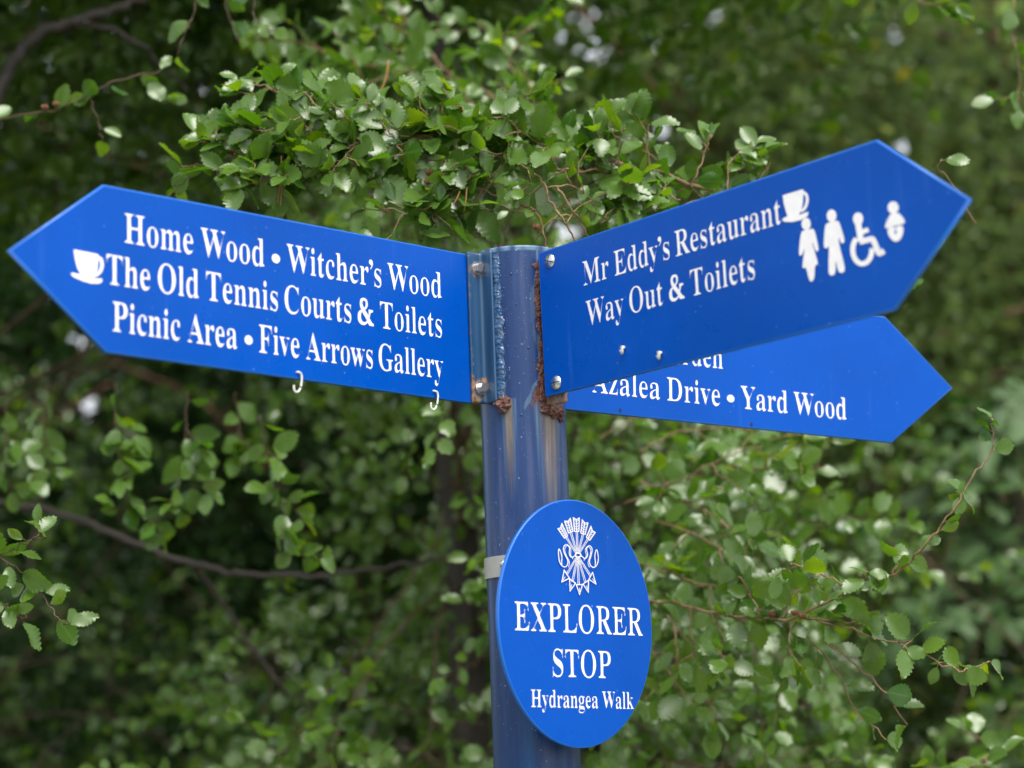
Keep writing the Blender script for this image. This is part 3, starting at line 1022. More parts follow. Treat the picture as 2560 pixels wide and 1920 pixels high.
class Leaves:
    def __init__(s):
        s.p, s.d, s.n, s.L, s.v = [], [], [], [], []
    def add(s, p, d, n, L, v):
        s.p.append(p); s.d.append(d); s.n.append(n); s.L.append(L); s.v.append(v)
    def build(s, name, lod, mat, parent, kind=None):
        P, T = LOD[lod]
        p, d, n = (np.array(x, float).reshape(-1, 3) for x in (s.p, s.d, s.n))
        L = np.array(s.L, float); v = np.array(s.v, float)
        N = len(L)
        d /= np.linalg.norm(d, axis=1, keepdims=True) + 1e-9
        side = np.cross(n, d); side /= np.linalg.norm(side, axis=1, keepdims=True) + 1e-9
        n = np.cross(d, side)
        fold = rng.uniform(0.05, 0.55, N)
        curl = rng.uniform(-0.05, 0.38, N)
        wav = rng.uniform(0, 6.28, N); wamp = rng.uniform(0.0, 0.05, N)
        wf = rng.uniform(0.85, 1.2, N)
        S, W = P[:, 0], P[:, 1]
        h = fold[:, None] * np.abs(W) - curl[:, None] * S ** 2 + wamp[:, None] * np.sin(S * 9 + wav[:, None] + 3 * np.sign(W)) * (np.abs(W) > 0) + (0.006 * np.where(np.arange(len(S)) % 2 == 0, 1, -1) * (np.abs(W) > 0.02) if lod == 'near' else 0)
        X = p[:, None, :] + L[:, None, None] * (d[:, None, :] * S[None, :, None] + side[:, None, :] * (W[None, :, None] * wf[:, None, None]) + n[:, None, :] * h[:, :, None])
        X = X.reshape(-1, 3)
        F = (T[None] + (np.arange(N) * len(P))[:, None, None]).reshape(-1, 3)
        me = bpy.data.meshes.new(name)
        me.vertices.add(len(X)); me.vertices.foreach_set('co', X.ravel())
        me.loops.add(F.size); me.loops.foreach_set('vertex_index', F.ravel().astype(np.int32))
        me.polygons.add(len(F)); me.polygons.foreach_set('loop_start', np.arange(0, F.size, 3, dtype=np.int32))
        me.polygons.foreach_set('use_smooth', np.ones(len(F), bool))
        me.update(calc_edges=True)
        me.attributes.new('lv', 'FLOAT', 'POINT').data.foreach_set('value', np.repeat(v, len(P)).astype(np.float32))
        me.attributes.new('mu', 'FLOAT', 'POINT').data.foreach_set('value', np.tile(P[:, 2], N).astype(np.float32))
        return link(name, me, mat, parent, kind=kind)

class Wood:
    def __init__(s): s.V, s.F = [], []
    def tube(s, pts, r0, r1, seg=6):
        n = len(pts)
        b = len(s.V)
        V, F = tube_mesh(pts, [r0 + (r1 - r0) * i / (n - 1) for i in range(n)], seg)
        s.V += V; s.F += [tuple(i + b for i in f) for f in F]
    def build(s, name, mat, parent, label=None):
        return link(name, mesh(name, s.V, s.F), mat, parent, label)

def bend(pts, it=2, jit=0.0):
    pts = [Vector(p) for p in pts]
    for _ in range(it):
        q = [pts[0]]
        for a, b in zip(pts[:-1], pts[1:]):
            q += [a * 0.75 + b * 0.25, a * 0.25 + b * 0.75]
        pts = q + [pts[-1]]
    if jit:
        pts = [pts[0]] + [p + Vector(rng.normal(0, jit, 3)) for p in pts[1:]]
    return pts

def walk(pts, step):
    """points and directions at even steps along a line"""
    out, acc = [], step * 0.5
    for a, b in zip(pts[:-1], pts[1:]):
        L = (b - a).length
        if L < 1e-6: continue
        while acc < L:
            out.append((a + (b - a) * (acc / L), (b - a) / L))
            acc += step
        acc -= L
    return out

# no leaves of the far crowns stand in these directions: here the bright sky shows through
GAPS = [(1462, 48, 16), (1488, 105, 9), (1497, 140, 11), (1800, 25, 10), (1893, 70, 12), (2235, 85, 19), (2302, 153, 8), (2155, 5, 11), (2350, 95, 8),
        (1390, 590, 19), (1430, 572, 14), (1262, 582, 12), (1200, 556, 9), (1860, 385, 22), (1835, 420, 20), (2255, 372, 17), (1655, 330, 14),
        (220, 1012, 25), (70, 862, 14), (62, 750, 12), (205, 850, 14), (520, 225, 8), (1340, 385, 16), (175, 1085, 10), (1720, 60, 10), (2050, 160, 9)]
def in_gap(p, grow=1.0, size=0.0):
    d = Vector(p) - CAM
    z = d.dot(fw)
    if z < 0.3: return False
    x = 1280 + F_PX * d.dot(RT) / z
    y = 960 - F_PX * d.dot(UP) / z
    for gx, gy, gr in GAPS:
        if (x - gx) ** 2 + (y - gy) ** 2 < (gr * grow + 0.45 * size * F_PX / z) ** 2: return True
    return False

LIGHT = Vector((0.08, -0.85, 0.55))
def leafy_twig(W, Lv, pts, r0, r1, L=0.026, step=0.012, spread=0.75, toward=0.55, petiole=0.004, droop=0.0, young=0.15, tip=True, gap=0.0, side0=1):
    """a twig with alternate leaves; blades turn their upper side to the light"""
    W.tube(pts, r0, r1, 5)
    sgn = side0
    seq = walk(pts, step)
    for k, (p, d) in enumerate(seq):
        f = k / max(1, len(seq) - 1)
        if rng.random() < gap: continue
        nrm = Vector(LIGHT) * toward + Vector(rng.normal(0, 0.58, 3))
        sd = d.cross(nrm)
        if sd.length < 1e-3: continue
        sd.normalize()
        sgn = -sgn
        ld = d * (1 - spread * 0.55) + sd * sgn * spread + Vector(rng.normal(0, 0.20, 3)) + Vector((0, 0, -droop))
        ld.normalize()
        q = p + ld * petiole
        if gapcheck and in_gap(q, gapcheck, L): continue
        lv = min(1, max(0, rng.normal(0.42, 0.20) + (young if f > 0.7 else 0)))
        Lv.add(q, ld, nrm - ld * nrm.dot(ld), L * rng.uniform(0.62, 1.12) * (0.78 + 0.3 * math.sin(math.pi * min(1, f * 0.8 + 0.2))), lv)
        if petiole > 0.003: W.tube([p, q + ld * 0.001], r1 * 0.8, r1 * 0.6, 4)
    if tip:
        p, d = pts[-1], (pts[-1] - pts[-2]).normalized()
        nrm = Vector(LIGHT) * toward + Vector(rng.normal(0, 0.35, 3))
        if not (gapcheck and in_gap(p, gapcheck, L)):
            Lv.add(p, d + Vector(rng.normal(0, 0.2, 3)), nrm, L * rng.uniform(0.7, 1.0), min(1, 0.55 + young))
gapcheck = 0

def side_twigs(W, Lv, main, every, length, n_alt=0, up=0.0, flat=0.5, skip=0.05, r=0.0009, **kw):
    sgn = 1
    seq = walk(main, every)
    for k, (p, d) in enumerate(seq):
        f = k / max(1, len(seq))
        if f < skip: continue
        sgn = -sgn
        sd = d.cross(Vector((0.1, -0.5, 0.9)) + Vector(rng.normal(0, flat, 3))).normalized()
        dr = (d * 0.6 + sd * sgn * 0.9 + Vector((0, 0, up)) + Vector(rng.normal(0, 0.2, 3))).normalized()
        ln = length * rng.uniform(0.5, 1.15)
        a = p + dr * ln * 0.5 + Vector(rng.normal(0, 0.008, 3))
        b = p + dr * ln + Vector((0, 0, rng.uniform(-0.25, 0.12) * ln))
        leafy_twig(W, Lv, bend([p, a, b], 1, 0.0012), r, 0.0005, **kw)

class Tree:
    def __init__(s, name, base, top, r, mat, label, category='tree', group=None, lean=(0, 0)):
        s.root = link(name, None, label=label, category=category, group=group)
        s.root.location = base
        s.inv = Matrix.Translation(-Vector(base))
        b = Vector(base)
        pts = [b, b + Vector((lean[0] * 0.2, lean[1] * 0.2, (top - b.z) * 0.35)), b + Vector((lean[0] * 0.6, lean[1] * 0.6, (top - b.z) * 0.7)), Vector((b.x + lean[0], b.y + lean[1], top))]
        s.path = bend(pts, 3, 0.006)
        W = Wood(); W.tube(s.path, r, r * 0.25, 14)
        s.own(W.build('trunk', mat, s.root))
    def own(s, o):
        o.matrix_parent_inverse = s.inv
        return o
    def from_trunk(s, z):
        return min(s.path, key=lambda p: abs(p.z - z))

def branch(tree, name, draw, lod='near', leafmat=None, woodmat=None, label=None):
    W, Lv = Wood(), Leaves()
    draw(W, Lv)
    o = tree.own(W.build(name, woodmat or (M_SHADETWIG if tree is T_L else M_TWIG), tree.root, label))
    if Lv.p:
        Lv.build('leaves', lod, leafmat or M_LEAF, o)
    return o

GROUP = 'small leaved evergreen trees behind the signpost'
T_L = Tree('beech_tree', (-1.45, 1.9, 0), 4.6, 0.085, M_BARK, 'dark small leaved evergreen tree at the left, behind the left arrow sign', group=GROUP, lean=(0.1, 0.1))
T_C = Tree('beech_tree', (-0.10, 1.5, 0), 3.6, 0.05, M_BARK, 'bright small leaved evergreen tree right behind the signpost, its twigs reaching over the top', group=GROUP, lean=(-0.05, 0.15))

def P3(*a): return [at(*q) for q in a]

# ---- dark limbs that show at the upper left and lower left
def limb(tree, pts, r0, r1, label):
    W = Wood(); W.tube(bend(pts, 3, 0.002), r0, r1, 10)
    tree.own(W.build('limb', M_BARK, tree.root, label))
l0 = P3((-60, 420, 0.95), (0, 200, 0.95), (75, 85, 0.95), (180, 55, 0.95), (300, 20, 1.0), (420, -40, 1.0), (560, -160, 1.1))
limb(T_L, [T_L.from_trunk(1.9)] + l0, 0.013, 0.005, 'dark brown limb curving through the upper left corner')
limb(T_L, P3((180, 55, 0.95), (280, 70, 1.0), (370, 125, 1.0), (470, 230, 1.1)), 0.006, 0.002, None)
l1 = P3((-150, 1240, 1.3), (150, 1275, 1.3), (300, 1345, 1.25), (480, 1410, 1.25), (640, 1445, 1.2), (800, 1440, 1.2), (950, 1420, 1.2), (1130, 1390, 1.15))
limb(T_L, [T_L.from_trunk(1.62)] + l1, 0.0075, 0.003, 'grey brown limb running across below the left arrow sign')
limb(T_L, P3((480, 1410, 1.25), (560, 1520, 1.3), (620, 1600, 1.3), (720, 1740, 1.3)), 0.005, 0.003, None)

# ---- sharp twigs round the sign
def cluster(main, r0, every, length, L=0.027, tree=T_C, anchor=None, lod='near', step=0.012, up=0.0, own=True, label=None, **kw):
    L, step, every, length = L * 1.42, step * 1.12, every * 1.0, length * 1.2
    def d(W, Lv):
        m = bend(main, 2, 0.0015)
        if anchor is not None:
            a = anchor; b = m[0]
            W.tube(bend([a, a.lerp(b, 0.5) + Vector((0, 0, 0.04)), b], 2), r0 * 1.6, r0, 6)
        if own:
            leafy_twig(W, Lv, m, r0, 0.0008, L=L, step=step * 2.2, **kw)
        else:
            W.tube(m, r0, 0.0008, 6)
        side_twigs(W, Lv, m, every, length, L=L, step=step, up=up, **kw)
    return branch(tree, 'branch', d, lod, label=label)

tc = T_C.from_trunk
# the long branch lying across the top of the post, from the right to the left
cluster(P3((1960, 520, .27), (1864, 500, .24), (1628, 427, .20), (1374, 373, .16), (1160, 335, .13), (985, 345, .12), (830, 372, .12), (700, 400, .12)), 0.0030, 0.028, 0.055, anchor=tc(2.2), up=0.25,
        label='bright leafy branch lying across above the post')
cluster(P3((1374, 373, .16), (1180, 300, .16), (1000, 320, .15), (860, 300, .15), (740, 290, .15), (640, 300, .15)), 0.0018, 0.030, 0.05, up=0.2)
cluster(P3((1628, 427, .20), (1500, 430, .15), (1380, 420, .14), (1250, 390, .13), (1120, 400, .13), (990, 395, .12)), 0.0018, 0.034, 0.05, up=0.15)
cluster(P3((860, 300, .15), (770, 240, .16), (690, 230, .17), (640, 210, .18)), 0.0013, 0.020, 0.045, up=0.3)
cluster(P3((830, 372, .12), (770, 400, .12), (745, 430, .12), (700, 412, .12), (660, 410, .12)), 0.0011, 0.028, 0.04, up=-0.3)
cluster(P3((770, 400, .12), (760, 430, .12), (772, 455, .12)), 0.0009, 0.03, 0.03, up=-0.5)
cluster(P3((700, 380, .14), (620, 380, .16), (560, 392, .17), (500, 412, .18), (452, 416, .18)), 0.0011, 0.026, 0.042, up=0.1)
cluster(P3((560, 392, .17), (490, 425, .18), (420, 492, .2), (380, 560, .24)), 0.0011, 0.07, 0.03, own=False)
cluster(P3((1240, 390, .13), (1180, 440, .12), (1110, 505, .11), (1060, 525, .10), (990, 530, .10), (940, 515, .10)), 0.0013, 0.025, 0.045, up=-0.1)
cluster(P3((1110, 400, .12), (1090, 470, .11), (1080, 520, .10), (1092, 560, .10)), 0.0012, 0.022, 0.036, up=-0.2)
cluster(P3((1300, 395, .15), (1240, 450, .14), (1190, 500, .14), (1150, 540, .14)), 0.0012, 0.022, 0.04)
# the bare forked twigs above the post
def bare(W, Lv):
    for pts, r_ in ((((1270, 395, .12), (1320, 425, .10), (1357, 450, .09), (1368, 480, .09), (1372, 505, .09), (1392, 525, .09), (1415, 560, .09), (1440, 600, .10), (1470, 660, .12)), 0.0017),
                    (((1368, 468, .09), (1400, 466, .09), (1430, 462, .10), (1460, 480, .10), (1490, 520, .12)), 0.0012),
                    (((1392, 468, .09), (1420, 510, .09), (1445, 545, .10), (1470, 590, .12)), 0.0013),
                    (((1440, 545, .10), (1400, 535, .09), (1365, 560, .09), (1340, 600, .10)), 0.0010),
                    (((1290, 505, .11), (1340, 525, .10), (1355, 560, .10), (1368, 620, .10)), 0.0015),
                    (((1180, 455, .13), (1260, 500, .12), (1340, 525, .10)), 0.0012)):
        W.tube(bend(P3(*pts), 2, 0.0008), r_, r_ * 0.6, 6)
    for pts in (((1430, 462, .10), (1410, 430, .10), (1420, 400, .10)), ((1320, 425, .10), (1330, 460, .09), (1300, 480, .09)), ((1340, 525, .10), (1290, 530, .09), (1250, 510, .09)),
                ((1460, 480, .10), (1440, 420, .1), (1470, 370, .12)), ((1415, 560, .09), (1440, 520, .1), (1480, 500, .1))):
        leafy_twig(W, Lv, bend(P3(*pts), 1), 0.0008, 0.0005, L=0.024, step=0.012)
branch(T_C, 'branch', bare, label='bare pale forked twigs just above the post')
# upright shoots to the right of the post top
for k, pts in enumerate((((1490, 425, .17), (1500, 370, .16), (1518, 300, .16)), ((1560, 440, .16), (1540, 390, .15), (1555, 330, .15)), ((1640, 440, .18), (1615, 380, .18), (1622, 310, .18)),
                         ((1730, 470, .19), (1755, 400, .19), (1775, 335, .19)), ((1820, 490, .2), (1815, 420, .2), (1850, 370, .2)), ((1890, 505, .22), (1900, 450, .22), (1925, 410, .22)),
                         ((1700, 500, .16), (1640, 470, .15), (1600, 480, .15)), ((1560, 520, .14), (1610, 490, .14), (1660, 500, .14)), ((1480, 500, .13), (1540, 470, .13), (1600, 455, .13)),
                         ((1800, 520, .18), (1740, 500, .18), (1690, 520, .18)), ((1500, 560, .13), (1540, 520, .13), (1600, 530, .13)))):
    cluster(P3(*pts), 0.0011, 0.035, 0.028, L=0.025, own=True, step=0.008, up=0.2)
# small side sprays filling the lit spray above the left arrow
MAIN = [(1700, 450, .2), (1560, 415, .18), (1374, 373, .16), (1250, 350, .14), (1160, 335, .13), (1070, 340, .125), (985, 345, .12), (900, 355, .12), (830, 372, .12), (760, 380, .12), (690, 375, .13)]
for j in range(7):
    def spray(W, Lv, j=j):
        for k in range(4):
            a = MAIN[(j * 3 + 1) % len(MAIN)]
            up_ = rng.uniform(-1, 1)
            dx, dy = -rng.uniform(60, 150), -up_ * 95 + 5
            if up_ < 0: dy *= 0.9; dx *= 0.7
            e = (a[0] + dx, a[1] + dy, a[2] + rng.uniform(-.05, .06))
            m_ = (a[0] + dx * 0.5 + rng.uniform(-15, 15), a[1] + dy * 0.4, a[2] + rng.uniform(-.03, .02))
            m = bend(P3(a, m_, e), 2, 0.001)
            leafy_twig(W, Lv, m, 0.0010, 0.0005, L=0.039, step=0.015)
            side_twigs(W, Lv, m, 0.03, 0.03, L=0.038, step=0.0135, up=0.1)
    branch(T_C, 'branch', spray, 'near')
for pts in (((760, 380, .12), (690, 350, .12), (630, 318, .12), (600, 295, .12)), ((830, 360, .11), (760, 330, .11), (700, 318, .11), (650, 330, .11)), ((900, 355, .11), (850, 300, .12), (800, 270, .12), (760, 230, .13)),
            ((690, 385, .12), (620, 372, .12), (560, 350, .13), (520, 345, .13)), ((600, 395, .14), (540, 370, .15), (490, 345, .15)), ((985, 345, .11), (940, 290, .11), (900, 250, .12)), ((1100, 340, .11), (1060, 290, .11), (1040, 240, .12)),
            ((1200, 340, .12), (1170, 290, .12), (1130, 250, .13)), ((1300, 360, .13), (1290, 300, .14), (1320, 250, .15)), ((640, 405, .12), (590, 425, .12), (545, 440, .12))):
    cluster(P3(*pts), 0.0010, 0.032, 0.026, L=0.027, step=0.010, up=0.15)
# softer twigs higher up, a little farther off
for pts, r_ in ((((1460, 420, .5), (1300, 300, .42), (1230, 230, .42), (1130, 190, .42), (1000, 170, .42), (860, 150, .45)), 0.0022), (((1300, 300, .42), (1290, 200, .45), (1260, 120, .5), (1200, 60, .55)), 0.0016),
                (((1130, 190, .42), (1050, 100, .45), (980, 60, .5), (900, 30, .55)), 0.0016), (((1000, 170, .42), (900, 220, .36), (800, 210, .36), (740, 190, .36)), 0.0014),
                (((1374, 373, .3), (1340, 300, .3), (1330, 220, .3), (1310, 180, .3)), 0.0013), (((1400, 400, .3), (1290, 330, .28), (1180, 260, .3), (1080, 240, .3)), 0.0014),
                (((860, 150, .45), (780, 120, .5), (720, 100, .5), (640, 90, .5)), 0.0013), (((1050, 100, .45), (1000, 20, .5), (930, -40, .5)), 0.0012),
                (((1260, 120, .5), (1330, 60, .5), (1380, 20, .55)), 0.0012), (((1000, 260, .3), (900, 250, .3), (780, 330, .3), (700, 310, .3)), 0.0012)):
    cluster(P3(*[(a_, b_, c_ + 0.35) for a_, b_, c_ in pts]), r_, 0.032, 0.06, anchor=tc(2.1) if r_ > 0.0019 else None, up=0.1)
# hanging twigs at the upper left
for pts in (((-60, 310, .38), (70, 285, .38), (170, 262, .38), (230, 230, .38), (310, 195, .38), (400, 178, .42)), ((228, 232, .38), (232, 275, .38), (254, 310, .38), (256, 350, .38)),
            ((500, -60, .36), (487, 0, .36), (478, 50, .36), (456, 90, .36), (443, 138, .36)), ((640, -40, .36), (632, 30, .36), (650, 65, .36), (690, 80, .36)), ((560, -50, .5), (570, 40, .5), (600, 110, .5))):
    cluster(P3(*pts), 0.0011, 0.09, 0.03, tree=T_L, step=0.016, gap=0.2, droop=0.2, L=0.023)
# twig at the left edge, level with the post, and hanging ones behind it
cluster(P3((-90, 1330, -.02), (0, 1388, -.03), (60, 1432, -.03), (105, 1490, -.03), (140, 1545, -.04), (165, 1562, -.04)), 0.0010, 0.25, 0.03, tree=T_L, step=0.007, L=0.023, anchor=None, label='leafy twig entering at the left edge')
cluster(P3((-60, 1420, -.03), (20, 1375, -.03), (70, 1355, -.03), (120, 1342, -.03)), 0.0008, 0.05, 0.02, tree=T_L, step=0.011, L=0.022)
cluster(P3((-60, 1470, -.05), (-10, 1490, -.05), (20, 1510, -.05)), 0.0008, 0.03, 0.02, tree=T_L, L=0.022)
for pts in (((290, 960, .7), (288, 1080, .7), (302, 1180, .7), (322, 1255, .7)), ((470, 980, .7), (462, 1100, .7), (450, 1190, .7), (437, 1260, .7)), ((437, 1260, .7), (410, 1290, .7), (370, 1310, .7)), ((650, 1040, .6), (675, 1180, .6), (715, 1280, .6), (735, 1390, .6)),
            ((120, 960, .9), (110, 1080, .9), (130, 1170, .9)), ((20, 1000, .8), (10, 1120, .8), (25, 1230, .8)), ((590, 980, .9), (600, 1090, .9), (640, 1150, .9))):
    cluster(P3(*pts), 0.0008, 0.035, 0.03, tree=T_L, step=0.010, droop=0.3, L=0.028)
# the long twig at the lower right that rises to the right edge
cluster(P3((1560, 1490, .45), (1700, 1510, .36), (1820, 1540, .30), (1920, 1552, .27), (1990, 1547, .25), (2110, 1485, .2), (2230, 1442, .15), (2300, 1385, .12), (2340, 1330, .11), (2370, 1290, .1), (2410, 1225, .1), (2450, 1170, .1), (2485, 1130, .1), (2480, 1050, .1)),
        0.0021, 0.16, 0.02, L=0.021, step=0.0045, gap=0.3, anchor=tc(1.7), spread=0.55, label='long thin twig rising to the right edge below the rear arrow')
for pts, ev, g in ((((1985, 1552, .25), (1970, 1595, .24), (1977, 1650, .24), (1965, 1690, .24)), 0.03, 0.1), (((2010, 1545, .25), (2120, 1572, .2), (2230, 1605, .18), (2330, 1645, .16), (2410, 1680, .15)), 0.05, 0.15), (((2410, 1680, .15), (2440, 1665, .15), (2475, 1650, .15)), 0.1, 0),
                   (((1990, 1550, .26), (2050, 1630, .25), (2105, 1700, .25), (2135, 1780, .25), (2180, 1815, .25), (2215, 1850, .25)), 0.16, 0.3), (((2060, 1600, .24), (2150, 1670, .22), (2225, 1735, .2), (2250, 1790, .2), (2270, 1812, .2)), 0.12, 0.3),
                   (((2115, 1483, .2), (2095, 1450, .2), (2040, 1432, .2), (1975, 1410, .2)), 0.03, 0), (((2230, 1440, .15), (2245, 1410, .15), (2260, 1395, .15)), 0.1, 0),
                   (((1900, 1550, .28), (1880, 1500, .3), (1850, 1440, .3)), 0.025, 0), (((1790, 1535, .3), (1810, 1600, .3), (1795, 1680, .3)), 0.03, 0), (((1720, 1515, .34), (1730, 1600, .34), (1740, 1660, .36)), 0.04, .2),
                   (((2000, 1550, .25), (2080, 1545, .22), (2150, 1560, .22)), 0.03, 0), (((1950, 1552, .26), (1990, 1480, .26), (2000, 1440, .26)), 0.03, 0)):
    cluster(P3(*pts), 0.0011, ev, 0.03, L=0.026, step=0.011, gap=g)
for pts in (((1560, 1260, .7), (1690, 1200, .62), (1800, 1150, .6), (1890, 1115, .58), (2000, 1085, .55)), ((1820, 1165, .6), (1920, 1172, .58), (2010, 1172, .56), (2060, 1168, .56)), ((1600, 1200, .7), (1710, 1255, .6), (1790, 1290, .55), (1870, 1350, .5)),
            ((1600, 1130, .7), (1680, 1080, .7), (1800, 1070, .7), (1900, 1075, .7)), ((1640, 1300, .6), (1750, 1340, .5), (1830, 1400, .45)), ((1500, 1400, .7), (1640, 1420, .5), (1760, 1460, .45), (1850, 1480, .42)),
            ((1500, 1100, .8), (1560, 1050, .8), (1700, 1040, .8)), ((1600, 1600, .6), (1700, 1700, .5), (1780, 1760, .5)), ((1650, 1500, .5), (1700, 1590, .45), (1680, 1700, .45))):
    cluster(P3(*pts), 0.0013, 0.035, 0.05, L=0.027, anchor=None, step=0.014, gap=0.1)
cluster(P3((2700, 1780, .5), (2600, 1840, .5), (2520, 1870, .5), (2440, 1900, .5), (2380, 1960, .5)), 0.0016, 0.04, 0.05, L=0.024)
cluster(P3((2540, -60, .5), (2525, 60, .5), (2545, 140, .5), (2555, 200, .5), (2540, 260, .5)), 0.0012, 0.06, 0.03, gap=0.3)
cluster(P3((2230, -60, .45), (2300, 10, .45), (2340, 10, .45)), 0.0010, 0.05, 0.03)
cluster(P3((2440, 560, .25), (2370, 440, .22), (2338, 412, .2), (2360, 405, .2)), 0.0010, 0.2, 0.03, gap=0.5)
cluster(P3((2200, 700, .3), (2290, 660, .3), (2320, 640, .3)), 0.0010, 0.2, 0.03, gap=0.3)

# ---- the crowns behind: limbs with side branches of leafy twigs
def bough(tree, target, n, spread, lod='mid', L=0.038, zf=None, tw=0.14, leafmat=None, step=0.015, gaps=0.75, rr=0.006):
    global gapcheck
    gapcheck = gaps
    tgts = [Vector(t) for t in target]
    def base_of(tgt): return tree.from_trunk(min(max(0.5, tgt.z - 0.25 + rng.uniform(-0.2, 0.2)), tree.path[-1].z - 0.1))
    def d(W, Lv):
      fork = None
      for tgt in tgts:
        base = fork or base_of(tgt)
        mid = base.lerp(tgt, 0.5) + Vector((0, 0, 0.10 * (tgt - base).length)) + Vector(rng.normal(0, 0.04, 3))
        m = bend([base, mid, tgt], 3, 0.004)
        W.tube(m, rr if fork is None else rr * 0.6, 0.0016, 6)
        if fork is None: fork = m[len(m) // 2]
        for k in range(n):
            c = tgt + Vector(rng.normal(0, 1, 3)) * spread
            q = min(m[len(m) // 2:], key=lambda a: (a - c).length)
            dr = (c - q)
            if dr.length < 0.03: dr = Vector(rng.normal(0, 1, 3)) * 0.05
            st = q + dr * 0.55
            W.tube(bend([q, q.lerp(st, 0.5) + Vector(rng.normal(0, 0.01, 3)), st], 1), 0.0014, 0.001, 4)
            dirn = (dr.normalized() + Vector(rng.normal(0, 0.45, 3)) + Vector((0, -0.15, -0.15))).normalized()
            ln = tw * rng.uniform(0.6, 1.3)
            leafy_twig(W, Lv, bend([st, st + dirn * ln * 0.5, st + dirn * ln + Vector((0, 0, -0.2 * ln))], 1, 0.002), 0.0010, 0.0005, L=L, step=step, petiole=0.002)
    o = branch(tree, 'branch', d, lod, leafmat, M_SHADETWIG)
    gapcheck = 0
    return o

def fill(tree, n, box, ys, k=16, spread=0.10, avoid=None, **kw):
    """n boughs ending inside a part of the crown"""
    x0, y0, x1, y1 = box
    tg = []
    for i in range(n):
        u, v = (i * 0.754877 + rng.uniform(0, .12)) % 1, (i * 0.569840 + rng.uniform(0, .12)) % 1
        px, py = x0 + (x1 - x0) * u, y0 + (y1 - y0) * v
        if avoid and ((px - avoid[0]) / avoid[2]) ** 2 + ((py - avoid[1]) / avoid[3]) ** 2 < 1: continue
        tg.append(at(px, py, rng.uniform(*ys)))
    for i in range(0, len(tg), 3):
        bough(tree, tg[i:i + 3], k, spread, **kw)
fill(T_L, 26, (-350, -250, 760, 620), (1.5, 2.8))
fill(T_L, 7, (450, 380, 1100, 900), (1.2, 2.2))
fill(T_L, 27, (-350, 820, 780, 2100), (2.5, 4.4), k=11, avoid=(600, 1330, 420, 290))
fill(T_C, 15, (640, -150, 1380, 400), (1.4, 2.6), k=12)
fill(T_C, 8, (950, 400, 1500, 900), (0.6, 1.3), k=12)
fill(T_C, 26, (640, 1180, 1400, 2050), (1.05, 2.3), k=14, avoid=(600, 1330, 420, 290))
fill(T_C, 16, (1380, 1020, 1950, 2050), (0.75, 1.6), k=14)
fill(T_C, 8, (1300, 900, 2000, 1500), (1.0, 1.6), k=14)
T_R = Tree('beech_tree', (1.25, 2.9, 0), 2.2, 0.05, M_BARK, 'low blurred small leaved tree at the lower right, beyond the thin rising twig', group=GROUP)
fill(T_R, 15, (1850, 1250, 2900, 2100), (2.3, 3.3), k=18, spread=0.13)

# the top of the two crowns, above the picture, the left one extended forward for shade
def crown(tree, c, rad, n, L, lod='far', mat=None, shell=0.5, name='crown', gaps=0, kind=None, cl=14, cs=0.12):
    Lv = Leaves()
    c = Vector(c)
    while len(Lv.p) < n:
        d = Vector(rng.normal(0, 1, 3)).normalized()
        q0 = c + Vector((d.x * rad[0], d.y * rad[1], d.z * rad[2])) * (shell + (1 - shell) * rng.random()) ** 0.6 * (0.75 + 0.35 * noise.noise(d * 2.3 + c))
        out = d * 0.4 + Vector((0, -0.75, 0.6))
        for _ in range(cl):
            q = q0 + Vector(rng.normal(0, cs, 3))
            if gaps and in_gap(q, gaps, L): continue
            nr = out + Vector(rng.normal(0, 0.5, 3))
            ld = Vector(rng.normal(0, 1, 3)) + Vector((0, 0, -0.5))
            Lv.add(q, ld - nr * ld.dot(nr) / nr.length_squared, nr, L * rng.uniform(0.6, 1.2), min(1, max(0, rng.normal(0.45, 0.22))))
    return tree.own(Lv.build(name, lod, mat or M_LEAF, tree.root, kind))
crown(T_L, (-1.0, 1.7, 3.7), (1.6, 1.1, 1.2), 16000, 0.055, gaps=1)
crown(T_L, (-1.15, 0.85, 3.55), (1.2, 0.95, 0.75), 9000, 0.055, gaps=1)  # unseen canopy added towards the camera to shade the left side
crown(T_C, (0.3, 1.6, 3.5), (0.9, 0.75, 0.85), 4500, 0.05, gaps=1)
crown(T_L, (-1.4, 3.6, 1.2), (1.3, 0.7, 1.1), 9000, 0.055, gaps=1, mat=M_LEAF_SHADED)

